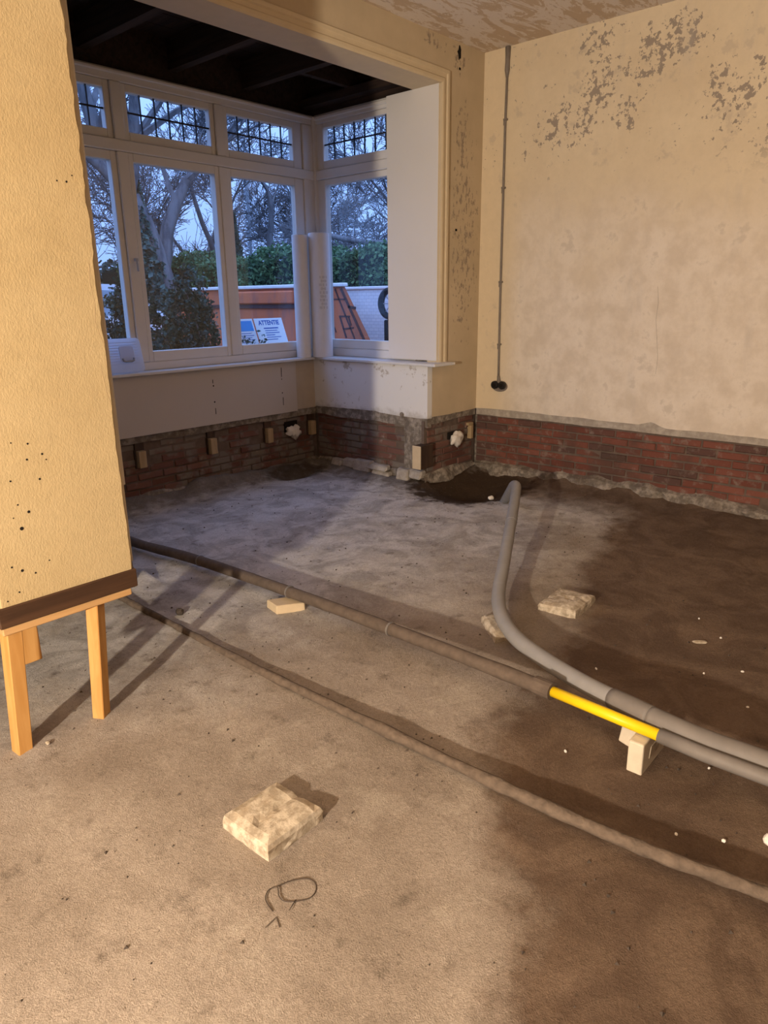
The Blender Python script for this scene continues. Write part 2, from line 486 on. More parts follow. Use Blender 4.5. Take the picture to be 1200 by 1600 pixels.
verts = np.stack([GX, GY, GZ], -1).reshape(-1, 3)
ii = np.arange(nx*ny).reshape(ny, nx)
q = np.stack([ii[:-1,:-1], ii[:-1,1:], ii[1:,1:], ii[1:,:-1]], -1).reshape(-1, 4)
cx_ = verts[q].mean(1)
keep = ~((cx_[:,1] > .06) & ((cx_[:,0] < -3.45) | (cx_[:,0] > -.6)))
q = q[keep]
me = bpy.data.meshes.new('floor'); me.from_pydata(verts.tolist(), [], q.tolist()); me.materials.append(MAT['floor'])
me.polygons.foreach_set('use_smooth', [True]*len(me.polygons)); me.update()
fl = put(bpy.data.objects.new('floor', me))
tag(fl, 'uneven sandy dug-out floor, pale and grey towards the bay, damp brown at right', 'floor', kind='structure')
def gz(x, y): return float(fz(x, y))

# ------------------------------------------------------------------ walls
H = 3.31
def sheet(name, mat, parent, o, u, nrm, length, z0, z1, thick, wob=.012, seed=1, step=.03, peaks=()):
    """a plaster layer with a ragged lower edge. o = start, u = run direction, nrm = towards the room"""
    n = max(2, int(length/step)); b = MB()
    u = Vector(u); nrm = Vector(nrm); o = Vector(o)
    cols = []
    for i in range(n+1):
        s = length*i/n
        zz = z0 + wob * float(fbm(s*4, seed*3.7, seed, 4)) * 1.6
        for (ps, pw, ph) in peaks:
            zz += ph * max(0, 1 - abs(s-ps)/pw)
        p = o + u*s
        a = len(b.v)
        b.v += [tuple(p + Vector((0,0,zz))), tuple(p + nrm*thick + Vector((0,0,zz + .004))), tuple(p + nrm*thick + Vector((0,0,z1))), tuple(p + Vector((0,0,z1)))]
        cols.append(a)
    for i in range(n):
        a, c = cols[i], cols[i+1]
        for k in range(4):
            k2 = (k+1) % 4
            b.f.append((a+k, a+k2, c+k2, c+k))
    b.f.append((cols[0]+3, cols[0]+2, cols[0]+1, cols[0])); e = cols[-1]; b.f.append((e, e+1, e+2, e+3))
    return b.build(name, mat, parent)

def brick_mesh(name, L, mat, seed):
    rr = random.Random(seed); h = .05; d = .05; c = .005
    b = MB(); j = lambda s=.0025: rr.uniform(-s, s)
    v = []
    for y, i in ((d, 0), (c, 0), (0, c)):
        v += [(i+j(), y+j(.002), i+j()), (L-i+j(), y+j(.002), i+j()), (L-i+j(), y+j(.002), h-i+j()), (i+j(), y+j(.002), h-i+j())]
    f = [(8, 9, 10, 11)]
    for k in range(4):
        k2 = (k+1) % 4
        f += [(k, k2, 4+k2, 4+k), (4+k, 4+k2, 8+k2, 8+k)]
    me = bpy.data.meshes.new(name); me.from_pydata(v, [], f); me.materials.append(mat); me.update()
    return me
BM = {}
for mn in ('brick', 'brick_dirty'):
    BM[mn] = [[brick_mesh('brick', L, MAT[mn], s) for s in range(4)] for L in (.205, .0975)]

def bricks(parent, o, normal, length, courses, z0, mat, skip=(), seed=0):
    """running bond; o = left end of the run on the brick face, seen from the room"""
    rr = random.Random(seed)
    rot = 0.0 if normal == 'y' else -math.pi/2
    u = Vector((1, 0, 0)) if normal == 'y' else Vector((0, -1, 0))
    inw = Vector((0, 1, 0)) if normal == 'y' else Vector((1, 0, 0))
    for cidx in range(courses):
        z = z0 + cidx * .06
        s = 0.0
        first = True
        while s < length - .05:
            half = (first and cidx % 2 == 1) or (length - s < .2)
            L = .0975 if half else .205
            first = False
            if not any(a < s + L*.8 and s + L*.2 < b_ and c0 <= z + .025 <= c1 for a, b_, c0, c1 in skip):
                ob = bpy.data.objects.new('brick', BM[mat][1 if half else 0][rr.randrange(4)])
                ob.location = Vector(o) + u*s + inw*rr.uniform(-.006, .008) + Vector((0, 0, z + rr.uniform(-.002, .002)))
                ob.rotation_euler = (rr.uniform(-.015, .015), 0, rot + rr.uniform(-.012, .012))
                put(ob, parent)
            s += L + .011

def footing(parent, o, u, nrm, length, z1, prot, seed, mat='mortar', ztop_w=.03):
    nS = max(4, int(length/.025)); prof = 7
    b = MB(); u = Vector(u); nrm = Vector(nrm); o = Vector(o)
    S, T = np.meshgrid(np.linspace(0, length, nS), np.linspace(0, 1, prof), indexing='ij')
    n1 = fbm(S*7, T*1.6 + seed, seed, 4); n2 = fbm(S*3, T*0+seed, seed+9, 3)
    for i in range(nS):
        top = z1 + ztop_w * n2[i, 0]
        for k in range(prof):
            t = T[i, k]
            z = top * (1-t) - .06 * t
            d = .0 if k == 0 else prot * (.45 + .55*t) * (1 + .5*n1[i, k]) + .012*n1[i, k]
            b.v.append(tuple(o + u*S[i, k] + nrm*(d - .012) + Vector((0, 0, z))))
    for i in range(nS-1):
        for k in range(prof-1):
            a = i*prof + k
            b.f.append((a, a+1, a+prof+1, a+prof))
    return b.build('footing', MAT[mat], parent, smooth=False)

# right wall -----------------------------------------------------
WR = empty('wall_right', (0, 0, 0), 'long cream plaster wall with peeling paint above exposed red brick', 'wall', kind='structure')
MB().box(.055, .25, -6.5, .25, -.1, H).build('backing', MAT['mortar'], WR)
sheet('plaster', MAT['plaster_right'], WR, (.055, 0, 0), (0, -1, 0), (-1, 0, 0), 6.5, .565, H, .055, .006, 2, peaks=((1.57, .10, .035), (1.74, .25, -.012)))
sheet('mortar_band', MAT['mortar_band'], WR, (.055, 0, 0), (0, -1, 0), (-1, 0, 0), 6.5, .508, .60, .047, .005, 5)
bricks(WR, (.018, 0, 0), 'x', 3.0, 7, .088, 'brick', seed=3)
footing(WR, (.03, 0, 0), (0, -1, 0), (-1, 0, 0), 3.4, .105, .11, 4, ztop_w=.06)
MB().box(.027, .06, -3.0, 0, -.1, .52).build('mortar_bed', MAT['bed'], WR)
MB().box(.02, .06, -6.5, -3.0, -.1, .52).build('brickwork', MAT['brick'], WR)

ck = MB().tube([(-.0006, -1.52, 1.56), (-.0006, -1.535, 1.45), (-.0006, -1.53, 1.33), (-.0006, -1.55, 1.2), (-.0006, -1.57, 1.06), (-.0006, -1.565, .95)], .0011, 5)
ck.build('crack', MAT['mortar_band'], WR)

# back wall ------------------------------------------------------
BX0, BX1 = -3.37, -.569       # bay opening
WB = empty('wall_back', (0, 0, 0), 'ochre plaster wall around the bay opening with brick foot', 'wall', kind='structure')
MB().box(-.69, .055, .055, .25, -.1, .99).box(BX1+.03, .055, .055, .25, .99, H).box(BX0, BX1+.03, .055, .25, 3.03, H).box(-9, BX0-.03, .055, .25, -.1, H).build('backing', MAT['mortar'], WB)
sheet('plaster', MAT['plaster_back'], WB, (-.693, .055, 0), (1, 0, 0), (0, -1, 0), .693, .555, .99, .055, .008, 8)
sheet('plaster', MAT['plaster_back'], WB, (BX1, .055, 0), (1, 0, 0), (0, -1, 0), -BX1, .985, H, .0551, 0, 8)
sheet('plaster', MAT['plaster_back'], WB, (BX0, .055, 0), (1, 0, 0), (0, -1, 0), BX1-BX0, 3.0, H, .055, 0, 8)
sheet('plaster', MAT['plaster_back'], WB, (-9, .055, 0), (1, 0, 0), (0, -1, 0), 9+BX0, .555, H, .055, .008, 9)
bricks(WB, (-.66, .02, 0), 'y', .64, 7, .10, 'brick_dirty', skip=((.28, .46, .30, .40),), seed=5)
sheet('mortar_band', MAT['mortar'], WB, (-.66, .055, 0), (1, 0, 0), (0, -1, 0), .66, .50, .60, .05, .01, 12)
bricks(WB, (-4.6, .02, 0), 'y', 1.2, 7, .10, 'brick_dirty', seed=6)
footing(WB, (-.72, .03, 0), (1, 0, 0), (0, -1, 0), .72, .10, .06, 6)
footing(WB, (-5.0, .03, 0), (1, 0, 0), (0, -1, 0), 1.6, .16, .14, 7)
MB().box(-.70, .03, .029, .056, -.1, .53).box(-4.7, -3.40, .029, .056, -.1, .53).build('mortar_bed', MAT['bed'], WB)
# hole behind the rag, small timber at the corner, ragged hole near the ceiling
MB().box(-.38, -.21, .012, .05, .335, .395).build('recess', MAT['hole'], WB)
MB().box(-.085, -.045, -.012, .03, .30, .42).box(-.115, -.045, -.010, .03, .42, .445).build('corner_timber', MAT['plug'], WB, bevel=.004)
b = MB()
rr = random.Random(3)
ctr = (-.335, -.003, 3.245)
ring = []
for k in range(14):
    a = 2*math.pi*k/14; rad = rr.uniform(.5, 1.0)
    ring.append((ctr[0] + math.cos(a)*.028*rad, ctr[1], ctr[2] + math.sin(a)*.055*rad))
b.add(ring + [(x, .02, z) for x, y, z in ring], [tuple(range(14))] + [(k, (k+1) % 14, 14+(k+1) % 14, 14+k) for k in range(14)])
b.box(-.338, -.318, -.004, .01, 3.13, 3.145).box(-.352, -.33, -.004, .01, 2.005, 2.022)
b.build('ragged_holes', MAT['hole'], WB)

# bay: lower front wall, lower side walls --------------------------
WF = empty('wall_bay_front', (0, 0, 0), 'low bay wall under the wide window, taupe board over dirty brick', 'wall', kind='structure')
MB().box(-3.6, -.45, 1.39, 1.60, -.1, .98).build('backing', MAT['mortar'], WF)
sheet('plaster', MAT['plaster_beige'], WF, (-3.40, 1.39, 0), (1, 0, 0), (0, -1, 0), 2.72, .535, .98, .06, .006, 15)
sheet('mortar_band', MAT['mortar'], WF, (-3.40, 1.39, 0), (1, 0, 0), (0, -1, 0), 2.72, .47, .60, .052, .01, 16)
MB().box(-3.36, -.93, 1.315, 1.331, .53, .978).build('lining_board', MAT['board'], WF)
plugs = (-2.508, -1.86, -1.262, -.745)
bricks(WF, (-3.40, 1.355, 0), 'y', 2.70, 7, .06, 'brick_dirty', skip=tuple((x+3.40-.05, x+3.40+.05, .27, .50) for x in plugs), seed=9)
MB().box(-3.40, -.66, 1.364, 1.392, -.1, .5).build('mortar_bed', MAT['bed'], WF)
footing(WF, (-3.40, 1.365, 0), (1, 0, 0), (0, -1, 0), 2.72, .07, .07, 10)
for i, x in enumerate(plugs):
    MB().box(x-.032, x+.030, 1.33-.022, 1.40, .285, .415).build('timber_plug', MAT['plug'], WF, bevel=.004)
    MB().box(x-.038, x+.036, 1.345, 1.40, .418, .50).box(x-.046, x-.034, 1.348, 1.40, .28, .42).build('slot_shade', MAT['plug_dark'], WF)  # dark wood pieces stand in for the shaded slots around each plug
MB().box(-1.065, -.92, 1.343, 1.39, .345, .44).build('recess', MAT['hole'], WF)
b = MB()
for x, z, r_ in ((-1.82, .84, .007), (-1.82, .71, .007), (-1.10, .71, .006), (-1.10, .83, .005)):
    b.tube([(x, 1.3145, z), (x, 1.32, z)], r_, 8)
for x, z0_, z1_ in ((-1.817, .61, .66), (-1.823, .86, .89), (-1.10, .85, .93), (-1.095, .60, .67)):
    b.box(x-.003, x+.003, 1.3142, 1.32, z0_, z1_)
b.build('screw_holes', MAT['hole'], WF)

WS = empty('wall_bay_side', (0, 0, 0), 'low bay side wall, stained white plaster over brick and rubble', 'wall', kind='structure')
MB().box(-.635, -.42, .06, 1.60, -.1, .98).build('backing', MAT['mortar'], WS)
MB().box(-.659, -.634, .032, 1.36, -.1, .5).build('mortar_bed', MAT['bed'], WS)
sheet('plaster', MAT['plaster_white'], WS, (-.635, 1.335, 0), (0, -1, 0), (-1, 0, 0), 1.3358, .555, .98, .06, .012, 21)
sheet('mortar_band', MAT['mortar'], WS, (-.635, 1.335, 0), (0, -1, 0), (-1, 0, 0), 1.33, .475, .60, .054, .012, 22)
bricks(WS, (-.668, 1.33, 0), 'x', 1.30, 7, .09, 'brick_dirty', skip=((1.10, 1.4, .13, .5),), seed=12)
footing(WS, (-.655, 1.33, 0), (0, -1, 0), (-1, 0, 0), 1.33, .085, .055, 14)
rr = random.Random(5)
for y0, L_, zz, hh_ in ((.78, .16, .035, .075), (.60, .2, .02, .10), (.40, .24, .06, .05), (.16, .13, .015, .10), (.38, .2, .0, .055), (.95, .14, .03, .06), (.02, .12, .05, .07)):
    jit = lambda: rr.uniform(-.01, .01)
    bt_ = [(-.77+jit(), y0+jit(), zz), (-.68, y0+jit(), zz), (-.68, y0+L_+jit(), zz), (-.765+jit(), y0+L_+jit(), zz)]
    tp_ = [(-.745+jit(), y0+jit(), zz+hh_+jit()), (-.68, y0+jit(), zz+hh_), (-.68, y0+L_+jit(), zz+hh_), (-.745+jit(), y0+L_+jit(), zz+hh_+jit())]
    MB().hexa(bt_, tp_).build('stone', MAT['mortar_band'], WS, bevel=.012)
# timber block set in the bay corner, dark cheek, pale face
MB().box(-.800, -.64, -.022, .066, .15, .345).build('corner_block', MAT['plug_dark'], WS, bevel=.004)
MB().box(-.808, -.801, -.022, .066, .15, .345).build('corner_block_face', MAT['offcut'], WS, bevel=.003)
b = MB()
for k in range(10):
    a0 = 2*math.pi*k/10
    b.v.append((-.698, .27 + .035*math.cos(a0)*rr.uniform(.8, 1.1), .565 + .03*math.sin(a0)*rr.uniform(.8, 1.1)))
b.f.append(tuple(range(10)))
b2 = MB(); b2.tube([(-.699, .27, .565), (-.66, .27, .565)], .022, 10); b2.build('mortar_patch', MAT['mortar'], WS)

# bay left side (hidden by the partition, closes the bay) and outer room walls
WL = empty('wall_bay_left', (0, 0, 0), 'far side wall of the bay hidden behind the yellow partition', 'wall', kind='structure')
MB().box(-3.60, -3.40, .25, 1.39, -.1, H).build('plaster', MAT['plaster_beige'], WL)
o = MB().box(-9.2, -9.0, -6.5, .25, -.1, H).build('wall_left', MAT['bed']); tag(o, 'bare stripped wall at the far left, outside the picture', 'wall', kind='structure')
o = MB().box(-9.2, .25, -6.7, -6.5, -.1, H).build('wall_rear', MAT['bed']); tag(o, 'bare stripped wall behind the viewpoint, outside the picture', 'wall', kind='structure')
o = MB().box(-9.2, .25, -6.7, .25, H, H+.1).build('ceiling', MAT['ceiling']); tag(o, 'room ceiling with grey and white flaking paint', 'ceiling', kind='structure')

# opened bay ceiling with bare joists
CB = empty('ceiling_bay', (0, 0, 0), 'opened bay ceiling with bare joists and boards in shade-dark wood', 'ceiling', kind='structure')
for x in (-3.22, -2.53, -1.85, -1.19):
    MB().box(x-.035, x+.035, .25, 1.48, 3.10, 3.30).build('joist', MAT['joist'], CB)
for k in range(6):
    y0 = .26 + k*.205
    MB().box(-3.45, -.45, y0, y0+.198, 3.305, 3.325).build('plank', MAT['joist'], CB)
MB().box(-3.45, -.45, .25, .30, 3.02, 3.30).build('wall_plate', MAT['joist'], CB)
MB().box(-3.45, -.50, 1.46, 1.60, 3.0, 3.33).build('lintel_beam', MAT['joist'], CB)
MB().box(-.52, -.40, .25, 1.50, 3.0, 3.33).build('edge_beam', MAT['joist'], CB)
MB().box(-1.19, -.5, .86, .91, 3.12, 3.28).box(-.62, -.52, .28, 1.45, 3.06, 3.12).build('trimmer', MAT['joist'], CB)
MB().box(-3.6, -.3, .25, 1.7, 3.335, 3.38).build('roof_deck', MAT['joist'], CB)

# ------------------------------------------------------------------ windows
Y0 = 1.40
def pane_grid(parent, plane, u0, u1, z0, z1, cols, rows, glass_pos):
    for i in range(cols):
        for k in range(rows):
            a = u0 + (u1-u0)*i/cols + .003; c = u0 + (u1-u0)*(i+1)/cols - .003
            za = z0 + (z1-z0)*k/rows + .003; zb = z0 + (z1-z0)*(k+1)/rows - .003
            b = MB()
            if plane == 'y': b.box(a, c, glass_pos, glass_pos+.004, za, zb)
            else: b.box(glass_pos, glass_pos+.004, a, c, za, zb)
            o = b.build('pane', MAT['glass'])
            o.parent = parent
    for i in range(1, cols):
        a = u0 + (u1-u0)*i/cols
        b = MB()
        if plane == 'y': b.box(a-.004, a+.004, glass_pos-.004, glass_pos+.008, z0, z1)
        else: b.box(glass_pos-.004, glass_pos+.008, a-.004, a+.004, z0, z1)
        o = b.build('lead_came', MAT['lead']); o.parent = parent
    for k in range(1, rows):
        z = z0 + (z1-z0)*k/rows
        b = MB()
        if plane == 'y': b.box(u0, u1, glass_pos-.005, glass_pos+.009, z-.005, z+.005)
        else: b.box(glass_pos-.005, glass_pos+.009, u0, u1, z-.005, z+.005)
        o = b.build('lead_came', MAT['lead']); o.parent = parent

def ring_frame(name, parent, plane, u0, u1, z0, z1, iu0, iu1, iz0, iz1, d0, d1, bevel=.004):
    b = MB()
    def bx(a, c, za, zb):
        if plane == 'y': b.box(a, c, d0, d1, za, zb)
        else: b.box(d0, d1, a, c, za, zb)
    bx(u0, iu0, z0, z1); bx(iu1, u1, z0, z1); bx(iu0, iu1, z0, iz0); bx(iu0, iu1, iz1, z1)
    return b.build(name, MAT['frame'], parent, bevel=bevel)

W1 = empty('window_1', (0, 0, 0), 'wide white bay window with leaded top lights facing the garden', 'window', kind='structure')
MB().box(-3.40, -.516, Y0, 1.50, 1.0, 1.06).build('bottom_rail', MAT['frame'], W1, bevel=.005)
MB().box(-3.40, -.516, Y0-.012, 1.50, 2.50, 2.575).build('transom_bar', MAT['frame'], W1, bevel=.006)
MB().box(-3.40, -.516, Y0, 1.50, 2.935, 3.01).build('head_rail', MAT['frame'], W1, bevel=.005)
MB().box(-3.40, -.53, Y0-.018, Y0, 2.975, 3.0).build('head_moulding', MAT['frame'], W1, bevel=.006)
for x in (-3.20, -2.358, -1.510):
    MB().box(x-.042, x+.042, Y0-.006, 1.50, 1.061, 2.499).build('mullion', MAT['frame'], W1, bevel=.006)
    MB().box(x-.042, x+.042, Y0-.006, 1.50, 2.576, 2.934).build('mullion', MAT['frame'], W1, bevel=.006)
MB().box(-.66, -.516, Y0-.004, 1.52, 1.061, 2.934).build('corner_post', MAT['frame'], W1, bevel=.006)
MB().box(-.552, -.43, 1.372, 1.50, 1.001, 3.0).build('corner_bead', MAT['frame'], W1, bevel=.006)
bays = ((-3.158, -2.400, -3.10, -2.445), (-2.316, -1.552, -2.277, -1.592), (-1.468, -.66, -1.43, -.757))
for i, (a, c, ga, gc) in enumerate(bays):
    s = ring_frame('top_sash', W1, 'y', a, c, 2.576, 2.934, ga, gc, 2.635, 2.885, Y0+.012, 1.47)
    pane_grid(s, 'y', ga, gc, 2.635, 2.885, 6, 2, Y0+.034)
    prud = .0 if i == 1 else .010
    s = ring_frame('sash', W1, 'y', a, c, 1.061, 2.499, ga, gc, 1.138, 2.44, Y0+prud, 1.47)
    o = MB().box(ga, gc, Y0+.034, Y0+.039, 1.138, 2.44).build('pane', MAT['glass']); o.parent = s
o = MB().box(-2.36, -2.34, Y0-.035, Y0-.006, 1.78, 1.80).tube([(-2.35, Y0-.03, 1.80), (-2.348, Y0-.034, 1.71)], .007, 8).build('handle', MAT['steel'], W1)

W2 = empty('window_2', (0, 0, 0), 'white side window of the bay with leaded top light, partly boarded', 'window', kind='structure')
XS = -.528
MB().box(XS, -.43, .10, 1.396, 1.0, 1.07).build('bottom_rail', MAT['frame'], W2, bevel=.005)
MB().box(XS-.012, -.43, .10, 1.396, 2.50, 2.575).build('transom_bar', MAT['frame'], W2, bevel=.006)
MB().box(XS, -.43, .10, 1.396, 2.94, 3.01).build('head_rail', MAT['frame'], W2, bevel=.005)
MB().box(XS-.018, XS, .10, 1.38, 2.965, 2.995).build('head_moulding', MAT['frame'], W2, bevel=.006)
MB().box(XS, -.43, .06, .18, 1.071, 2.499).box(XS, -.43, .06, .18, 2.576, 2.939).build('side_post', MAT['frame'], W2, bevel=.005)
s = ring_frame('top_sash', W2, 'x', .181, 1.395, 2.576, 2.939, .24, 1.297, 2.645, 2.90, XS+.012, -.45)
pane_grid(s, 'x', .24, 1.297, 2.645, 2.90, 9, 2, XS+.034)
s = ring_frame('sash', W2, 'x', .181, 1.395, 1.071, 2.499, .24, 1.29, 1.148, 2.45, XS+.010, -.45)
o = MB().box(XS+.034, XS+.039, .24, 1.29, 1.148, 2.45).build('pane', MAT['glass']); o.parent = s

o = MB().box(-.578, -.548, .003, .515, 1.012, 3.0).build('cover_panel', MAT['cover'], bevel=.002)
tag(o, 'plain white panel boarding over the right part of the side window', 'panel')

# sill, casing
o = MB().box(-3.38, -.73, 1.27, 1.41, .978, 1.0).box(-.73, -.50, -.10, 1.41, .978, 1.0).box(-.50, -.455, -.10, -.002, .978, 1.0).build('trim_1', MAT['sill'], bevel=.004)
tag(o, 'pale grey window sill running round the bay corner', 'window sill', kind='structure')
T2 = empty('trim_2', (-.52, 0, 1.0), 'cream moulded casing around the bay opening', 'casing', kind='structure')
b = MB()
prof = ((0, .018), (.012, .026), (.030, .026), (.040, .016), (.062, .016), (.070, .024), (.092, .024), (.096, .0))
def casing_piece(path):
    """path: list of (corner x, z, dx, dz) offsets scaled by profile s"""
    rows = []
    for (s, d) in ((0, 0),) + prof:
        rows.append([(x + s*dx, -d - .0005, z + s*dz) for x, z, dx, dz in path])
    bb = MB()
    n = len(path)
    for r_ in rows: bb.v += r_
    for i in range(len(rows)-1):
        for k in range(n-1):
            bb.f.append((i*n+k, i*n+k+1, (i+1)*n+k+1, (i+1)*n+k))
    return bb
casing_piece([(BX1, 1.0, 1, 0), (BX1, 3.0, 1, 1)]).build('side_casing', MAT['casing'], T2)
casing_piece([(BX1, 3.0, 1, 1), (BX0, 3.0, -1, 1)]).build('head_casing', MAT['casing'], T2)
casing_piece([(BX0, 3.0, -1, 1), (BX0, .55, -1, 0)]).build('side_casing', MAT['casing'], T2)
MB().box(BX0, BX1, .0, .25, 3.0, 3.02).box(BX0-.03, BX0, .0, .25, .1, 3.02).box(BX1-.004, BX1+.03, .0, .10, 1.0, 3.02).build('lining', MAT['casing'], T2)

# ------------------------------------------------------------------ yellow partition on props
PX0, PX1, PY0, PY1, PZ = -4.476, -4.005, -1.22, -.96, .552
WP = empty('wall_partition', (-4.24, -1.1, PZ), 'yellow woodchip-papered partition end hanging above the floor on timber props', 'wall', kind='structure')
b = MB()
nz = 110
rr = random.Random(11)
L_, R_ = [], []
for i in range(nz+1):
    z = PZ + (H-PZ)*i/nz
    e = .006*float(fbm(z*9, 1.5, 4, 4)) + (rr.uniform(-.003, .003) if z > 1.3 else rr.uniform(-.0012, .0012))
    if z > 1.4: e -= .008*max(0, float(fbm(z*5, 9, 6, 3)))
    L_.append([(PX0, PY1, z), (PX0, PY0+.004, z), (PX0+.006, PY0, z), (PX1-.008+e, PY0, z), (PX1+e, PY0+.008, z), (PX1, PY1, z)])
for i in range(nz+1): b.v += L_[i]
for i in range(nz):
    for k in range(6):
        k2 = (k+1) % 6
        b.f.append((i*6+k, i*6+k2, (i+1)*6+k2, (i+1)*6+k))
b.f.append(tuple(reversed(range(6)))); b.f.append(tuple(nz*6+k for k in range(6)))
b.build('papered_face', MAT['woodchip'], WP)
MB().box(-9.0, PX0-.004, PY0+.06, PY1-.04, PZ, H).build('shading_extension', MAT['woodchip'], WP)  # unseen run of the partition, added to keep lamp light off the bay
MB().box(PX0-.012, PX1+.006, PY0-.008, PY1+.004, .482, PZ).build('dark_board', MAT['dark_board'], WP, bevel=.003)
MB().box(PX0-.006, PX1-.02, PY0-.004, PY1, .455, .481).build('bottom_plank', MAT['pine_flat'], WP, bevel=.003)
MB().box(-4.40, -4.315, -1.06, -1.01, .25, .454).build('hanging_batten', MAT['pine'], WP, bevel=.003)
b = MB()
for x, z in ((-4.36,1.08),(-4.31,1.07),(-4.27,1.03),(-4.26,1.01),(-4.29,.95),(-4.32,1.02),(-4.38,.96),(-4.37,.88),(-4.34,.85),(-4.39,.84),(-4.37,.80),(-4.30,.67),(-4.42,.68),(-4.39,.66),(-4.35,.64),(-4.41,.59),(-4.45,.57),(-4.10,1.86),(-4.07,1.86),(-4.05,1.88)):
    r_ = {(-4.37,.80): .0065, (-4.34,.85): .005, (-4.39,.66): .005}.get((x, z), rr.uniform(.0022, .0038))
    b.tube([(x, PY0-.0008, z), (x, PY0+.01, z)], r_, 7)
b.build('nail_holes', MAT['hole'], WP)
# a hairline crack near the free edge
cr = MB()
pts = [(-4.03, 1.62), (-4.036, 1.56), (-4.028, 1.5), (-4.034, 1.44), (-4.026, 1.40), (-4.018, 1.375), (-4.01, 1.365)]
cr.tube([(x, PY0, z) for x, z in pts], .0010, 5)
pts = [(-4.035, 1.30), (-4.030, 1.25), (-4.024, 1.20), (-4.014, 1.16)]
cr.tube([(x, PY0, z) for x, z in pts], .0009, 5)
cr.build('crack', MAT['plug'], WP)

def prop(bottom, top, label):
    o = MB().hexa(bottom, top).build('timber_prop', MAT['pine'], bevel=.003)
    tag(o, label, 'prop', 'timber props under the partition')
zt = .455
def quad(c, w_, d_, ang, z):
    ca, sa = math.cos(ang), math.sin(ang)
    return [(c[0]+ca*x-sa*y, c[1]+sa*x+ca*y, z) for x, y in ((-w_/2, -d_/2), (w_/2, -d_/2), (w_/2, d_/2), (-w_/2, d_/2))]
g0 = gz(-4.2, -1.2)
prop(quad((-4.190, -1.194), .052, .045, .60, g0-.005), quad((-4.150, -1.182), .054, .047, .60, zt), 'straight orange timber prop under the right of the yellow partition')
g0 = gz(-4.48, -1.19)
prop(quad((-4.476, -1.184), .050, .052, .10, g0-.005), quad((-4.446, -1.186), .052, .054, .10, zt), 'rough timber prop under the left corner of the yellow partition')

# ------------------------------------------------------------------ conduit and sockets on the right wall
CD = empty('electrical_conduit', (0, -.22, .84), 'thin grey conduit running down the cream wall beside the corner', 'conduit')
MB().tube([(-.012, -.218, 3.30), (-.012, -.214, 2.8), (-.012, -.217, 2.2), (-.012, -.222, 1.5), (-.012, -.228, 1.05), (-.012, -.232, .84)], .0095, 8).build('tube', MAT['conduit'], CD, smooth=True)
MB().tube([(-.012, -.218, 3.305), (-.012, -.217, 3.2), (-.014, -.217, 3.15), (-.012, -.216, 3.10)], [.022, .018, .02, .010], 8).build('ceiling_bend', MAT['conduit'], CD, smooth=True)
for y, z in ((-.215, 2.815), (-.217, 2.33), (-.221, 1.62), (-.228, 1.12)):
    MB().box(-.024, 0, y-.017, y+.015, z-.007, z+.007).tube([(-.012, y+.012, z+.0), (-.012, y+.012, z-.04)], .006, 6).build('clip', MAT['conduit'], CD, bevel=.002)
MB().tube([(-.012, -.232, .86), (-.014, -.238, .82), (-.016, -.245, .80)], [.012, .016, .02], 8).build('socket_neck', MAT['conduit'], CD, smooth=True)
SK = empty('wall_socket', (0, -.247, .74), 'twin black round wall socket at the foot of the conduit', 'socket')
b = MB()
ring = []
for k in range(24):
    a = 2*math.pi*k/24
    ring.append((-.247 + math.cos(a)*(.072 if abs(math.cos(a)) > .1 else .07), .772 + math.sin(a)*.046))
b.add([(0, y, z) for y, z in ring] + [(-.022, y, z) for y, z in ring], [tuple(range(24, 48))] + [(k, (k+1) % 24, 24+(k+1) % 24, 24+k) for k in range(24)])
b.build('mounting_plate', MAT['conduit'], SK, bevel=.003)
for y in (-.212, -.284):
    s = MB().tube([(-.022, y, .783), (-.044, y, .783), (-.050, y, .783)], [.034, .034, .028], 20).build('socket_face', MAT['black'], SK, smooth=False)
    o = MB().tube([(-.0505, y, .783), (-.0515, y, .783)], .016, 14).build('socket_well', MAT['hole']); o.parent = s

# ------------------------------------------------------------------ pipes on the floor
def smooth_path(pts, n=8):
    P = [Vector(p) for p in pts]; out = []
    for i in range(len(P)-1):
        p0 = P[max(i-1, 0)]; p1 = P[i]; p2 = P[i+1]; p3 = P[min(i+2, len(P)-1)]
        for k in range(n):
            t = k/n
            out.append(.5*((2*p1) + (-p0+p2)*t + (2*p0-5*p1+4*p2-p3)*t*t + (-p0+3*p1-3*p2+p3)*t**3))
    out.append(P[-1]); return out
PA = empty('gas_pipe', (-3.07, -.9, 0), 'yellow gas pipe in a muddy black sleeve raised along the floor', 'pipe')
pa = smooth_path([(-3.13, 1.28, .05), (-3.125, .46, .048), (-3.065, -.11, .055), (-3.068, -.88, .082), (-3.078, -1.775, .10), (-3.128, -2.491, .13)])
MB().tube(pa, [.029 + .0025*float(fbm(i*.7, 2, 3, 3)) for i in range(len(pa))], 14).build('sleeve', MAT['pipe_sleeve'], PA, smooth=True)
a_, b_ = pa[16], pa[17]
for k in (17, 25, 31):
    d = (pa[k+1]-pa[k]).normalized()
    MB().tube([pa[k]-d*.005, pa[k]+d*.005], .0325, 14).build('cable_tie', MAT['pvc_dark'], PA)
MB().tube([(-3.120, -2.42, .127), (-3.128, -2.495, .130)], .0335, 14).build('sleeve_end', MAT['pipe_sleeve'], PA)
MB().tube([(-3.126, -2.48, .1295), (-3.164, -2.90, .143)], .0195, 14).build('yellow_pipe', MAT['yellow'], PA, smooth=True)
MB().tube([(-3.164, -2.895, .143), (-3.172, -3.036, .143), (-3.167, -3.215, .143), (-3.16, -3.9, .14)], .0235, 14).build('grey_sleeve', MAT['pvc_dark'], PA, smooth=True)

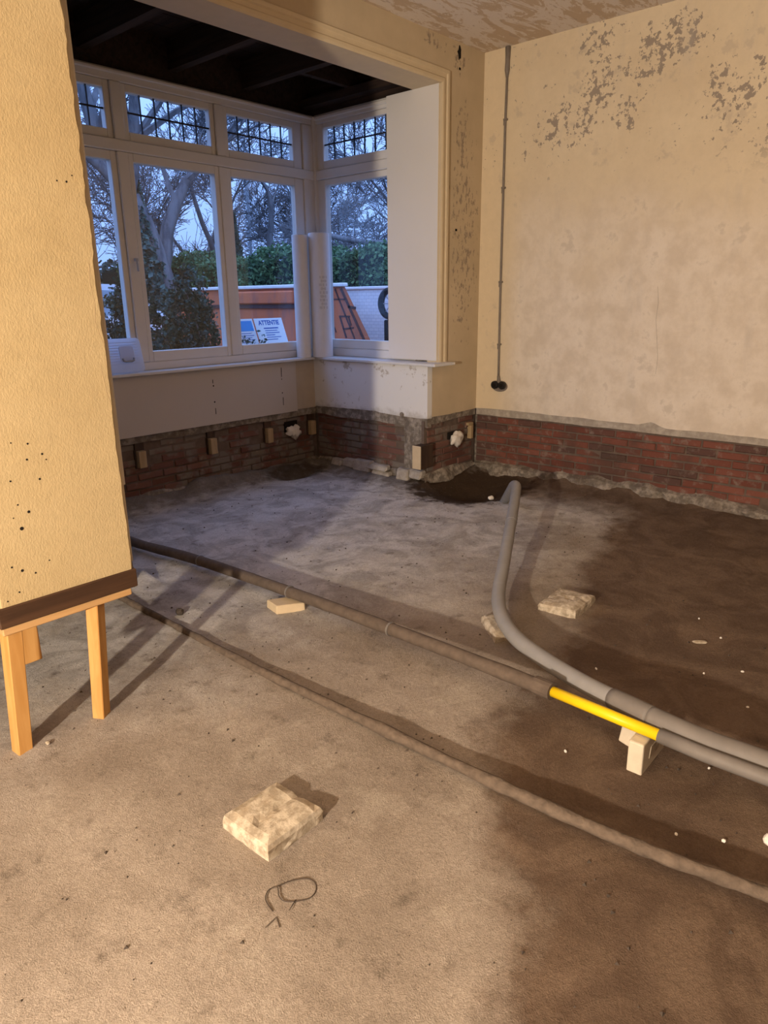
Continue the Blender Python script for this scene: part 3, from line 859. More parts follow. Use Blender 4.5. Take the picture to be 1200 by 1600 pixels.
pb = smooth_path([(-3.57, -.02, .03), (-3.582, -.31, .012), (-3.586, -.839, .012), (-3.594, -1.396, .014), (-3.586, -2.075, .024), (-3.588, -2.617, .040), (-3.570, -3.012, .050), (-3.52, -3.317, .052), (-3.45, -3.8, .05)], 10)
o = MB().tube(pb, [.0165 + .004*min(1, i/55) + .005*float(fbm(i*.9, 5, 9, 3)) for i in range(len(pb))], 12).build('ground_hose', MAT['pipe_mud'], smooth=True)
tag(o, 'sand-crusted brown hose lying nearest the viewer across the floor', 'hose')

PG = empty('drain_pipe', (-2.6, -1.96, 0), 'bent grey plastic pipe rising out of the corner hole and crossing the floor', 'pipe')
pg = smooth_path([(-.62, -.70, -.06), (-.72, -.79, .03), (-.93, -.955, .165), (-1.05, -1.05, .24), (-1.13, -1.115, .264), (-1.22, -1.17, .260), (-1.472, -1.31, .232), (-1.875, -1.525, .182), (-2.221, -1.708, .130), (-2.443, -1.826, .098), (-2.62, -1.955, .088), (-2.766, -2.119, .085), (-2.878, -2.322, .095), (-3.004, -2.576, .126), (-3.075, -2.773, .150), (-3.100, -2.876, .155), (-3.112, -3.017, .153), (-3.106, -3.20, .152), (-3.09, -3.9, .15)], 8)
MB().tube(pg, .0335, 18).build('tube', MAT['pvc'], PG, smooth=True)
def collar(i, l, r_, mat='pvc'):
    d = (pg[i+1]-pg[i-1]).normalized()
    MB().tube([pg[i]-d*l, pg[i]+d*l], r_, 18).build('coupling', MAT[mat], PG, smooth=False, bevel=.002)
collar(52, .035, .0355); collar(57, .012, .0345)
d = (pg[113]-pg[108]).normalized()
MB().tube([pg[k] for k in range(108, 118)], .0365, 18).build('coupling', MAT['pvc_dark'], PG, smooth=True)
MB().tube([pg[k] for k in range(117, len(pg))], .0355, 18).build('dark_section', MAT['pvc_dark'], PG, smooth=True)

# ------------------------------------------------------------------ blocks and bits on the floor
def rough_block(name, corners, z0, h, mat, label, cat, seed, group=None, amp=.006, div=8, crack=None):
    """block with a chipped, uneven surface; corners = 4 floor points in order"""
    b = MB(); rr = random.Random(seed)
    c = [Vector((x, y, 0)) for x, y in corners]
    nh = 4
    def top(u, v):
        p = (c[0]*(1-u)+c[1]*u)*(1-v) + (c[3]*(1-u)+c[2]*u)*v
        edge = min(u, 1-u, v, 1-v)
        z = z0 + h + amp*float(fbm(p.x*14, p.y*14, seed, 3)) - (.008 if edge == 0 else 0)
        if crack:
            dcr = abs((u-.5)*crack[0] + (v-.5)*crack[1] + .08*float(fbm(p.x*20, p.y*20, seed+4, 2)))
            z -= .014*max(0, 1 - dcr/.06)
        p = p.copy(); p.z = z
        return p
    idx = {}
    for i in range(div+1):
        for k in range(div+1):
            p = top(i/div, k/div); idx[(i, k)] = len(b.v); b.v.append(tuple(p))
    for i in range(div):
        for k in range(div):
            b.f.append((idx[(i,k)], idx[(i+1,k)], idx[(i+1,k+1)], idx[(i,k+1)]))
    rim = [(i, 0) for i in range(div)] + [(div, k) for k in range(div)] + [(i, div) for i in range(div, 0, -1)] + [(0, k) for k in range(div, 0, -1)]
    ctr = (c[0]+c[1]+c[2]+c[3])/4
    prev = [idx[r_] for r_ in rim]
    for lv in range(1, nh+1):
        cur = []
        for r_, i0 in zip(rim, [idx[q_] for q_ in rim]):
            p = Vector(b.v[i0]); t = lv/nh
            n = float(fbm(p.x*30+lv*.8, p.y*30, seed+lv, 2))
            out = (Vector((p.x, p.y, 0))-ctr); out.normalize()
            q_ = Vector((p.x, p.y, 0)) + out*(.006 + amp*.7*n)
            cur.append(len(b.v)); b.v.append((q_.x, q_.y, p.z*(1-t) + (z0-.012)*t))
        for k in range(len(rim)):
            k2 = (k+1) % len(rim)
            b.f.append((prev[k2], prev[k], cur[k], cur[k2]))
        prev = cur
    b.f.append(tuple(prev))
    o = b.build(name, mat)
    return tag(o, label, cat, group)
rough_block('stone_block', [(-4.232, -2.224), (-4.030, -2.222), (-4.036, -2.030), (-4.238, -2.030)], gz(-4.13, -2.13), .05, MAT['stone'], 'chipped pale square block lying alone on the sand in front', 'block', 3, 'stone blocks on the floor', crack=(.1, 1))
rough_block('stone_block', [(-2.262, -2.150), (-2.035, -2.140), (-2.052, -1.958), (-2.290, -1.968)], gz(-2.15, -2.05), .045, MAT['stone'], 'cracked pale square block on damp sand right of the grey pipe bend', 'block', 5, 'stone blocks on the floor', crack=(1, .2))
rough_block('stone_block', [(-2.735, -2.000), (-2.630, -2.035), (-2.49, -1.865), (-2.590, -1.832)], gz(-2.6, -1.93), .036, MAT['stone'], 'flat pale stone under the bend of the grey pipe', 'block', 8, 'stone blocks on the floor', amp=.004)
# cream brick on edge carrying the yellow pipe: a frog pressed into its side
g0 = gz(-3.1, -2.84)
BK = empty('cream_brick', (-3.1, -2.84, g0), 'cream brick standing on edge under the end of the yellow pipe', 'brick', 'cream bricks under the pipes')
MB().hexa([(-3.205, -2.866, g0-.003), (-2.998, -2.864, g0-.003), (-3.000, -2.812, g0-.003), (-3.207, -2.815, g0-.003)], [(-3.208, -2.866, g0+.118), (-3.000, -2.862, g0+.118), (-3.002, -2.812, g0+.118), (-3.209, -2.815, g0+.118)]).build('body', MAT['cream_brick'], BK, bevel=.006, seg=2)
MB().hexa([(-3.15, -2.8672, g0+.035), (-3.06, -2.8662, g0+.035), (-3.06, -2.86, g0+.035), (-3.15, -2.86, g0+.035)], [(-3.14, -2.8670, g0+.08), (-3.07, -2.8660, g0+.08), (-3.07, -2.86, g0+.08), (-3.14, -2.86, g0+.08)]).build('frog', MAT['stone'], BK, bevel=.004)
g0 = gz(-3.0, -2.76)
o = MB().hexa([(-3.085, -2.795, g0-.003), (-2.965, -2.800, g0-.003), (-2.955, -2.735, g0-.003), (-3.065, -2.725, g0-.003)], [(-3.062, -2.795, g0+.105), (-2.975, -2.797, g0+.112), (-2.965, -2.745, g0+.112), (-3.045, -2.732, g0+.095)]).build('cream_brick', MAT['cream_brick'], bevel=.006, seg=2)
tag(o, 'broken cream brick wedged under the grey pipe behind the yellow one', 'brick', 'cream bricks under the pipes')
o = MB()
g0 = gz(-3.1, -.97)
o = MB().hexa([(-3.180, -1.012, g0-.003), (-3.06, -1.09, g0-.003), (-2.99, -1.0, g0-.003), (-3.158, -.908, g0-.003)], [(-3.176, -1.010, g0+.042), (-3.058, -1.086, g0+.042), (-2.992, -1.0, g0+.042), (-3.157, -.910, g0+.042)]).build('wood_offcut', MAT['offcut'], bevel=.004)
tag(o, 'small pale wood offcut propping up the muddy black sleeve', 'offcut')

def lump(name, loc, size, mat, label, cat, seed, group=None, n=2):
    import bmesh
    bm = bmesh.new(); bmesh.ops.create_icosphere(bm, subdivisions=n, radius=1)
    rr = random.Random(seed); off = rr.uniform(0, 50)
    for v in bm.verts:
        k = 1 + .35*float(fbm(v.co.x*1.7+off, v.co.y*1.7+v.co.z*1.3, seed, 3))
        v.co = Vector((v.co.x*size[0]*k, v.co.y*size[1]*k, v.co.z*size[2]*k))
    me = bpy.data.meshes.new(name); bm.to_mesh(me); bm.free(); me.materials.append(mat)
    o = bpy.data.objects.new(name, me); o.location = loc; o.rotation_euler.z = rr.uniform(0, 3)
    COL.objects.link(o)
    return tag(o, label, cat, group)
lump('dirt_clod', (-3.491, -.643, gz(-3.491, -.643)+.016), (.022, .018, .018), MAT['clod'], 'dark clod of dirt between the sleeve and the hose', 'clod', 1)
lump('plaster_chip', (-.545, -.54, gz(-.545, -.54)+.016), (.026, .02, .018), MAT['chip'], 'white plaster chip in the dark corner hole', 'chip', 2)
lump('gravel_stone', (-4.405, -1.225, gz(-4.405, -1.225)+.006), (.010, .008, .007), MAT['stone'], 'tiny pale stone at the foot of the left prop', 'stone', 3)
lump('plaster_chip', (-3.255, -3.262, gz(-3.25, -3.26)+.012), (.022, .018, .018), MAT['chip'], 'white chip between hose and grey sleeve at the right edge', 'chip', 4)
lump('paper_scrap', (-2.125, -2.69, gz(-2.125, -2.69)+.004), (.034, .016, .006), MAT["stone"], 'pale crumbly patch of scraps on the damp sand, far right', 'scrap', 5)
chips = [(-2.557, -3.011), (-2.286, -2.917), (-1.883, -2.608), (-2.935, -2.616), (-2.40, -2.80), (-3.02, -3.02), (-3.33, -3.16), (-3.40, -3.05), (-2.02, -2.75), (-3.25, -2.62), (-2.66, -2.45), (-3.05, -3.3)]
for i, (x, y) in enumerate(chips):
    lump('plaster_crumb', (x, y, gz(x, y)+.004), (random.uniform(.005, .009), random.uniform(.004, .007), .005), MAT['chip'], 'tiny white crumb scattered on the damp brown sand', 'crumb', 20+i, 'white crumbs on the damp sand', n=1)
# loose dark grit all over the floor: nobody could count it
b = MB(); rr = random.Random(77)
for i in range(1500):
    x = rr.uniform(-4.9, -.4); y = rr.uniform(-3.5, 1.1)
    if y > -.05 and not (-3.3 < x < -.9): continue
    r_ = rr.choice((.002, .002, .003, .003, .004, .006)); z = gz(x, y)
    a = rr.uniform(0, 6)
    p = [(x+r_*1.4*math.cos(a+k*2.09), y+r_*1.2*math.sin(a+k*2.09), z-.001) for k in range(3)] + [(x, y, z+r_*1.1)]
    b.add(p, [(0, 1, 3), (1, 2, 3), (2, 0, 3)])
tag(b.build('floor_grit', MAT['clod']), 'fine dark grit strewn over the sandy floor', 'grit', kind='stuff')
# wire
zz = lambda x, y: gz(x, y) + .003
lp = [(-4.281, -2.315), (-4.24, -2.33), (-4.208, -2.356), (-4.205, -2.385), (-4.225, -2.405), (-4.255, -2.405), (-4.295, -2.372), (-4.298, -2.345), (-4.281, -2.318), (-4.302, -2.308), (-4.325, -2.322), (-4.335, -2.345), (-4.34, -2.37)]
wp = smooth_path([(x, y, zz(x, y)) for x, y in lp], 5)
WR_ = MB().tube(wp, .0014, 6)
WR_.tube([(-4.275, -2.385, zz(-4.275, -2.385)), (-4.31, -2.40, zz(-4.31, -2.40)+.004)], .0014, 6)
WR_.tube([(-4.385, -2.395, zz(-4.385, -2.395)), (-4.345, -2.39, zz(-4.345, -2.39)), (-4.36, -2.42, zz(-4.36, -2.42))], .0013, 6)
tag(WR_.build('wire_loop', MAT['wire'], smooth=True), 'thin dark twisted wire loop on the sand in front of the block', 'wire')

# rags in the wall holes
def rag(loc, size, axis, label, seed):
    import bmesh
    bm = bmesh.new(); bmesh.ops.create_icosphere(bm, subdivisions=3, radius=1)
    for v in bm.verts:
        c = v.co
        k = 1 + .55*float(fbm(c.x*2.2+seed*5, c.z*2.2+c.y, seed, 3)) + .12*math.sin(c.x*9+c.z*4)
        z = c.z*size[2]*k
        if c.z < 0 and c.x > .2: z *= 1.5
        v.co = Vector((c.x*size[0]*k, c.y*size[1]*k, z))
    me = bpy.data.meshes.new('rag'); bm.to_mesh(me); bm.free(); me.materials.append(MAT['rag'])
    me.polygons.foreach_set('use_smooth', [True]*len(me.polygons))
    o = bpy.data.objects.new('rag', me); o.location = loc; COL.objects.link(o)
    return tag(o, label, 'rag', 'white rags stuffed in wall holes')
rag((-.30, -.012, .335), (.075, .036, .062), 0, 'crumpled white rag stuffed in a hole beside the room corner', 2)
rag((-.99, 1.322, .345), (.075, .034, .055), 0, 'torn white rag stuffed in a hole of the bay front wall', 6)

# ------------------------------------------------------------------ things on the sill
def film_roll(x, y, r_, h, label, prints):
    e = empty('film_roll', (x, y, 1.0), label, 'roll', 'rolls standing on the sill')
    n = 40
    pts = [(x, y, 1.0), (x, y, 1.0+h)]
    MB().tube(pts, r_, 36).build('wrapped_film', MAT['roll'], e, bevel=.003)
    MB().tube([(x, y, 1.0+h), (x, y, 1.0+h+.004)], r_*.45, 20).build('core', MAT['pvc_dark'], e)
    if prints:
        # an overlapping flap and a faint column of print down the side facing the room
        a0 = math.radians(243)
        b = MB()
        for k in range(9):
            zc = 1.43 + k*.032
            for t in range(3):
                aa = a0 + (-.30, 0, .30)[t]*(.6 if k % 2 else 1)
                p = Vector((x+math.cos(aa)*(r_+.0006), y+math.sin(aa)*(r_+.0006), zc))
                tn = Vector((-math.sin(aa), math.cos(aa), 0))
                wd = .007 if (k+t) % 3 else .013
                hgt = .011 if (k*t) % 2 == 0 else .006
                b.add([p-tn*wd+Vector((0,0,-hgt)), p+tn*wd+Vector((0,0,-hgt)), p+tn*wd+Vector((0,0,hgt)), p-tn*wd+Vector((0,0,hgt))], [(0,1,2,3)])
        b.build('faded_print', MAT['roll_print'], e)
    return e
film_roll(-.812, 1.325, .066, 1.035, 'slim white roll standing left in the sill corner', False)
film_roll(-.665, 1.235, .093, 1.05, 'thick white roll with faint print standing right in the sill corner', True)

# storage box lid leaning on the left pane
LID = empty('box_lid', (-2.56, 1.33, 1.0), 'milky plastic storage box lid leaning against the left pane', 'lid')
def lidpt(u, v, d):   # u across, v up, d out of the face
    base = Vector((-2.72, 1.325, 1.003)); uu = Vector((1, 0, 0)); vv = Vector((0, .22, .975)); nn_ = Vector((0, -.975, .22))
    return base + uu*u + vv*v + nn_*d
def rrect(u0, u1, v0, v1, r_, n=6):
    out = []
    for cu, cv, a0 in ((u1-r_, v0+r_, -90), (u1-r_, v1-r_, 0), (u0+r_, v1-r_, 90), (u0+r_, v0+r_, 180)):
        for k in range(n+1):
            a = math.radians(a0 + 90*k/n); out.append((cu+r_*math.cos(a), cv+r_*math.sin(a)))
    return out
def slab(poly, d0, d1, name, mat, parent, bevel=.002):
    n = len(poly); b = MB()
    b.add([lidpt(u, v, d0) for u, v in poly] + [lidpt(u, v, d1) for u, v in poly], [tuple(range(n, 2*n)), tuple(reversed(range(n)))] + [(k, (k+1) % n, n+(k+1) % n, n+k) for k in range(n)])
    return b.build(name, mat, parent, bevel=bevel)
slab(rrect(0, .31, 0, .245, .03), 0, .022, 'shell', MAT['milky'], LID)
for k in range(9):
    v = .06 + k*.019
    slab(rrect(.03, .28, v, v+.006, .002, 2), .0221, .026, 'rib', MAT['milky'], LID, 0)
slab(rrect(.13, .245, .075, .19, .02), .0225, .031, 'handle_recess', MAT['milky'], LID)
b = MB(); b.tube([lidpt(u, v, .037) for u, v in ((.14, .10), (.145, .082), (.16, .076), (.21, .076), (.225, .082), (.23, .10))], .007, 8); b.build('handle', MAT['milky_dark'], LID, smooth=True)

# ------------------------------------------------------------------ outdoors
GZ0 = .30
o = MB()
for (x0, x1, y0, y1) in ((-40, 60, 1.62, 70), (.27, 60, -20, 1.62), (-40, -3.62, .27, 1.62)):
    o.box(x0, x1, y0, y1, GZ0-.3, GZ0)
tag(o.build('garden_ground', MAT['ground']), 'dark garden soil outside the bay window', 'ground', kind='structure')

# skip container
SKX = 2.05
SC = empty('skip_container', (SKX, 5.2, GZ0), 'rusty red waste skip standing outside the bay window', 'container')
poly = [(2.72, GZ0+.02), (3.627, 1.69), (7.6, 1.69), (8.2, GZ0+.02)]
poly_i = [(2.86, GZ0+.06), (3.68, 1.69), (8.25, 1.69), (8.86, GZ0+.06)]
b = MB(); n = 4
for x in (SKX, SKX+.05, SKX+1.70, SKX+1.75):
    b.v += [(x, y + (2.05 if (x > SKX+1 and k < 2) else .05 if (x > SKX+.01 and k < 2) else 0), z) for k, (y, z) in enumerate(poly)]
for k in (0, 2):
    b.f += [tuple(range(k*4, k*4+4)), tuple(reversed(range(k*4+4, k*4+8)))]
    for i in range(4): b.f.append((k*4+i, k*4+4+i, k*4+4+(i+1) % 4, k*4+(i+1) % 4))
for i in (0, 2, 3):
    j = (i+1) % 4
    b.f.append((4+i, 8+i, 8+j, 4+j))
b.build('body', MAT['skip'], SC)
MB().box(SKX-.05, SKX+.06, 3.60, 7.63, 1.665, 1.715).box(SKX+1.69, SKX+1.8, 5.66, 7.63, 1.665, 1.715).build('rim', MAT['skip_rim'], SC, bevel=.01)
MB().box(SKX-.07, SKX, 4.62, 6.05, 1.44, 1.63).build('side_panel', MAT['skip'], SC, bevel=.02)
MB().box(SKX-.03, SKX, 4.4, 7.6, 1.38, 1.435).build('dark_ledge', MAT['skip_dark'], SC)  # dark strip along the side, below the raised panel
for y in (4.42, 6.25, 7.4):
    MB().box(SKX-.06, SKX, y-.04, y+.04, GZ0+.05, 1.66).build('rib', MAT['skip'], SC, bevel=.012)
MB().tube([(SKX-.02, 4.40, 1.36), (SKX-.12, 4.40, 1.36)], .06, 12).build('lifting_pin', MAT['skip_dark'], SC, bevel=.01)
def strip(y0, z0, y1, z1, wd, name, mat='skip_dark'):
    d = Vector((0, y1-y0, z1-z0)).normalized(); t = Vector((0, -d.z, d.y))*wd
    p, q_ = Vector((SKX, y0, z0)), Vector((SKX, y1, z1)); ex = Vector((-.008, 0, 0))
    MB().hexa([p-t, q_-t, q_+t, p+t], [p-t+ex, q_-t+ex, q_+t+ex, p+t+ex]).build(name, MAT[mat], SC)
strip(3.68, 1.64, 3.05, .62, .02, 'weld_seam'); strip(3.80, 1.64, 3.25, .62, .012, 'weld_seam')
strip(4.0, 1.50, 3.60, 1.50, .008, 'scratch'); strip(3.55, 1.40, 3.40, 1.38, .018, 'scratch')
strip(3.72, 1.28, 3.60, .98, .014, 'scratch'); strip(3.70, 1.27, 3.52, 1.27, .010, 'scratch'); strip(3.55, 1.27, 3.50, 1.15, .012, 'scratch'); strip(3.66, 1.10, 3.45, 1.12, .010, 'scratch')
strip(3.95, 1.15, 3.83, 1.12, .008, 'scratch'); strip(3.83, 1.12, 3.80, 1.05, .008, 'scratch')

# white garden wall and tyre
GW = empty('garden_wall', (4.5, 6, GZ0), 'low white painted brick wall behind the skip', 'garden wall')
MB().box(4.40, 4.62, 1.5, 14, GZ0-.05, 1.66).build('brickwork', MAT['garden_wall'], GW)
MB().box(4.36, 4.66, 1.5, 14, 1.661, 1.71).build('coping', MAT['skip_rim'], GW, bevel=.01)
TY = empty('tyre', (3.95, 4.42, GZ0), 'black wheel leaning by the white wall', 'wheel')
b = MB()
def torus(c, R_, r_, ax, n=36, m_=10):
    bb = MB()
    for i in range(n):
        a = 2*math.pi*i/n
        for k in range(m_):
            q_ = 2*math.pi*k/m_
            rad = R_ + r_*math.cos(q_)
            bb.v.append((c[0] + r_*1.6*math.sin(q_), c[1] + rad*math.cos(a), c[2] + rad*math.sin(a)))
    for i in range(n):
        for k in range(m_):
            bb.f.append((i*m_+k, ((i+1) % n)*m_+k, ((i+1) % n)*m_+(k+1) % m_, i*m_+(k+1) % m_))
    return bb
torus((3.95, 4.42, 1.42), .22, .045, 0).build('rubber', MAT['tyre'], TY, smooth=True)
MB().tube([(3.94, 4.42, 1.42), (3.99, 4.42, 1.42)], .05, 14).build('hub', MAT['steel'], TY)
for k in range(8):
    a = math.pi*k/4
    MB().tube([(3.96, 4.42, 1.42), (3.96, 4.42+.2*math.cos(a), 1.42+.2*math.sin(a))], .008, 6).build('spoke', MAT['steel'], TY)
MB().box(3.91, 4.02, 4.34, 4.56, GZ0, 1.16).build('stand', MAT['tyre'], TY, bevel=.02)

# leaves
def leaf_cloud(n, sampler, size, seed, tri=False):
    rs = np.random.RandomState(seed)
    P = sampler(rs, n); n = len(P)
    a = rs.normal(size=(n, 3)); a /= np.linalg.norm(a, axis=1)[:, None]
    c = np.cross(a, rs.normal(size=(n, 3))); c /= np.linalg.norm(c, axis=1)[:, None]
    s = size*(.6+.8*rs.rand(n))[:, None]
    if tri:
        V = np.stack([P - c*s*.22, P + c*s*.22, P + a*s], 1)
        return V.reshape(-1, 3), np.arange(n*3).reshape(-1, 3)
    V = np.stack([P - a*s, P + c*s*.6, P + a*s, P - c*s*.6], 1)
    return V.reshape(-1, 3), np.arange(n*4).reshape(-1, 4)
def mesh_np(name, V, Fc, mat, parent):
    me = bpy.data.meshes.new(name); me.from_pydata(V.tolist(), [], Fc.tolist()); me.materials.append(mat); me.update()
    o = bpy.data.objects.new(name, me); put(o, parent); o['kind'] = 'stuff'; return o

HG = empty('ivy_hedge', (5.4, 8, GZ0), 'tall clipped ivy hedge rising behind the white wall and skip', 'hedge')
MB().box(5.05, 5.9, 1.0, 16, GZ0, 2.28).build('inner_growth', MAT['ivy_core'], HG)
def hs(rs, n):
    y = rs.uniform(1.0, 15, n); side = rs.rand(n) < .72
    topz = 2.42 + .10*np.sin(y*1.7) + .07*np.sin(y*4.3+1)
    z = np.where(side, 1.5 + rs.rand(n)*(topz-1.5), topz + rs.normal(size=n)*.05)
    x = np.where(side, 5.03 + rs.normal(size=n)*.06 + .08*np.sin(y*3+z*4), rs.uniform(5.0, 5.9, n))
    return np.stack([x, y, z], 1)
V, Fc = leaf_cloud(26000, hs, .042, 2)
mesh_np('leaves', V, Fc, MAT['ivy'], HG)

FH = empty('far_hedge', (3, 17, GZ0), 'hazy hedge far behind the parked car', 'hedge')
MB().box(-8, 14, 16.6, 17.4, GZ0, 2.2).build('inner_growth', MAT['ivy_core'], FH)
def fhs(rs, n):
    x = rs.uniform(-4, 14, n); side = rs.rand(n) < .8
    topz = 2.35 + .25*np.sin(x*1.1) + .12*np.sin(x*3.7)
    z = np.where(side, .8 + rs.rand(n)*(topz-.8), topz + rs.normal(size=n)*.1)
    return np.stack([x, 16.55 + rs.normal(size=n)*.12, z], 1)
V, Fc = leaf_cloud(9000, fhs, .09, 5)
mesh_np('leaves', V, Fc, MAT['spruce'], FH)

# trees
def make_tree(name, base, h, r0, seed, label, lean=(0, 0), levels=5, first=.32, spread=.75, group='bare trees beyond the garden', fork=3, twigs=True):
    rr = random.Random(seed)
    e = empty(name, base, label, 'tree', group)
    T, B = MB(), MB()
    def grow(p, d, L, r_, lv):
        n = 4 if lv < 2 else 3
        pts = [p]; q_ = p.copy(); dd_ = d.copy()
        for i in range(n):
            dd_ = (dd_ + Vector((rr.gauss(0, .14), rr.gauss(0, .14), rr.gauss(.03, .10)))).normalized()
            q_ = q_ + dd_*(L/n); pts.append(q_.copy())
        r1 = r_*.62
        rad = [max(.0075, r_ + (r1-r_)*i/n) for i in range(n+1)]
        (T if lv <= 1 else B).tube(pts, rad, 9 if lv == 0 else (6 if lv == 1 else (4 if lv == 2 else 3)), caps=False)
        if lv >= levels: return
        kids = fork if lv < 2 else rr.choice((2, 3, 3, 4))
        for k in range(kids):
            i = n if k == 0 else rr.randrange(max(1, n-2), n+1)
            sp = spread*(.45 if k == 0 else rr.uniform(.7, 1.25))
            ax = Vector((rr.gauss(0, 1), rr.gauss(0, 1), rr.gauss(0, .5)))
            nd_ = (dd_ + ax.normalized()*sp).normalized()
            nd_.z = max(nd_.z, -.15)
            grow(pts[i], nd_, L*rr.uniform(.58, .82), rad[i]*(.8 if k == 0 else rr.uniform(.45, .68)), lv+1)
    grow(Vector(base) + Vector((0, 0, -.1)), Vector((lean[0], lean[1], 1)).normalized(), h*first, r0, 0)
    T.build('trunk', MAT['bark'], e, smooth=True)
    B.build('branches', MAT['bark'], e)['kind'] = 'stuff'
    return e
make_tree('bare_tree', (4.85, 12.0, GZ0), 10.5, .40, 5, 'thick-trunked bare tree filling the middle pane', (.02, .05), 7, .36, .7, fork=4)
make_tree('bare_tree', (7.9, 12.2, GZ0), 8.5, .20, 9, 'forked bare tree above the hedge in the right front pane', (.08, -.05), 7, .30, .8)
make_tree('bare_tree', (7.2, 13.2, GZ0), 8.0, .17, 15, 'slim bare tree beside the forked one above the hedge', (-.12, .0), 7, .3, .8)
make_tree('bare_tree', (2.9, 12.5, GZ0), 9.5, .24, 21, 'bare tree in the leftmost pane behind the parked car', (-.05, 0), 7, .34, .8)
make_tree('bare_tree', (9.4, 9.8, GZ0), 8.5, .22, 33, 'gnarled bare tree seen through the side window, left of two', (.1, -.1), 7, .28, .9)
make_tree('bare_tree', (9.8, 7.6, GZ0), 9.0, .26, 41, 'gnarled bare tree seen through the side window, right of two', (-.05, .12), 7, .28, .95)
for i, (x, y, h_) in enumerate(((2.0, 20, 11), (6.5, 22, 12), (11, 20, 11), (15, 18, 11), (16, 13, 10), (12.2, 14.5, 9), (19, 16, 12), (4.2, 17, 10), (9, 17.5, 10), (1.0, 15.5, 9), (13.5, 10.5, 9), (14.5, 15.6, 10), (6.6, 18, 10), (17.5, 11, 11))):
    make_tree('bare_tree', (x, y, GZ0), h_, .24, 60+i, 'distant bare tree in the thicket closing the view', (random.uniform(-.1, .1), random.uniform(-.1, .1)), 7, .24, .95, group='distant thicket of bare trees')
# pale branch hanging across the side window
b = MB().tube(smooth_path([(6.4, 8.6, 2.9), (6.5, 7.8, 2.72), (6.6, 7.0, 2.62), (6.8, 6.2, 2.60), (7.2, 5.0, 2.5)], 5), [.06]*21, 7)
tag(b.build('fallen_branch', MAT['bark'], smooth=True), 'crooked grey branch lying along the top of the ivy hedge', 'branch')

# spruce behind the middle pane
def make_conifer(base, h, rad, seed, label):
    e = empty('spruce', base, label, 'tree', 'dark spruces in the garden')
    MB().tube([Vector(base)+Vector((0, 0, -.1)), Vector(base)+Vector((0, 0, h))], [.14, .02], 8).build('trunk', MAT['bark'], e)
    def sp(rs, n):
        t = rs.rand(n)**.8; a = rs.rand(n)*6.283
        lay = np.floor(t*14)/14
        rr_ = rad*(1-t)*np.sqrt(rs.rand(n))*(.75+.35*np.sin(a*5+lay*40))
        return np.stack([base[0]+rr_*np.cos(a), base[1]+rr_*np.sin(a), base[2]+.3+t*(h-.3)-.25*rr_/rad], 1)
    V, Fc = leaf_cloud(14000, sp, .075, seed)
    mesh_np('needles', V, Fc, MAT['spruce'], e)
make_conifer((3.75, 11.6, GZ0), 4.0, .75, 3, 'tall hazy spruce in the left of the middle pane')
make_conifer((6.15, 11.4, GZ0), 3.2, .55, 4, 'smaller spruce behind the hedge near the forked tree')

# yew shrubs close to the glass
def make_shrub(base, h, w_, seed, label, nst=9, nl=8500, sg=.036):
    rr = random.Random(seed)
    e = empty('yew_shrub', base, label, 'shrub', 'yew shrubs below the bay window')
    S = MB(); tips = []
    for i in range(nst):
        a = rr.uniform(0, 6.283); rad = w_*rr.uniform(.15, 1)
        tip = Vector((base[0]+rad*math.cos(a), base[1]+rad*math.sin(a)*.7, base[2]+h*rr.uniform(.62, 1)*(1-.25*rad/w_)))
        mid = Vector(base)*.5 + tip*.5 + Vector((rr.gauss(0, .06), rr.gauss(0, .06), -.08))
        pts = smooth_path([Vector(base)+Vector((0, 0, -.05)), mid, tip], 5)
        S.tube(pts, [.022-.0015*k for k in range(len(pts))], 5, caps=False)
        for k in range(4, len(pts)):
            tips.append(pts[k])
        for j in range(3):
            k = rr.randrange(4, len(pts)); q_ = pts[k] + Vector((rr.gauss(0, .14), rr.gauss(0, .12), rr.uniform(.02, .16)))
            S.tube([pts[k], q_], [.008, .004], 4, caps=False); tips += [q_, q_*.5+pts[k]*.5]
    S.build('stems', MAT['bark'], e)
    tp = np.array([tuple(t) for t in tips])
    def sp(rs, n):
        return tp[rs.randint(0, len(tp), n)] + rs.normal(size=(n, 3))*np.array([sg, sg, sg*1.1])
    V, Fc = leaf_cloud(nl, sp, .021, seed)
    mesh_np('needles', V, Fc, MAT['yew'], e)
make_shrub((-1.62, 2.75, GZ0), 1.62, .22, 3, 'dark upright yew shrub in the leftmost pane', 7)
make_shrub((-.80, 2.95, GZ0), 1.70, .36, 5, 'tallest dark yew shrub, right of the middle pane', 9)
make_shrub((-1.25, 2.85, GZ0), 1.20, .30, 8, 'low dark yew shrub in the centre of the middle pane', 9)
make_shrub((-1.75, 2.45, GZ0), .95, .3, 14, 'low dark yew shrub behind the milky box lid', 7)

# car
CA = empty('parked_car', (1.2, 9.0, GZ0), 'white car parked behind the yew shrubs', 'car')
def car_prof(y0, y1, prof_, name, mat):
    n = len(prof_)
    bb = MB().add([(x, y0, z) for x, z in prof_] + [(x, y1, z) for x, z in prof_], [tuple(range(n)), tuple(reversed(range(n, 2*n)))] + [(k, (k+1) % n, n+(k+1) % n, n+k) for k in range(n)])
    return bb.build(name, mat, CA, bevel=.04, seg=2)
zc = GZ0
car_prof(8.6, 10.3, [(-.9, zc+.25), (3.25, zc+.25), (3.35, zc+.55), (3.2, zc+.78), (2.35, zc+.92), (-.75, zc+.95), (-.95, zc+.6)], 'body', MAT['car'])
car_prof(8.72, 10.18, [(-.7, zc+.93), (2.42, zc+.90), (1.55, zc+1.46), (-.35, zc+1.48)], 'cabin', MAT['car'])
car_prof(8.70, 8.725, [(.75, zc+.98), (2.1, zc+.96), (1.5, zc+1.38), (.75, zc+1.40)], 'side_window', MAT['car_glass'])
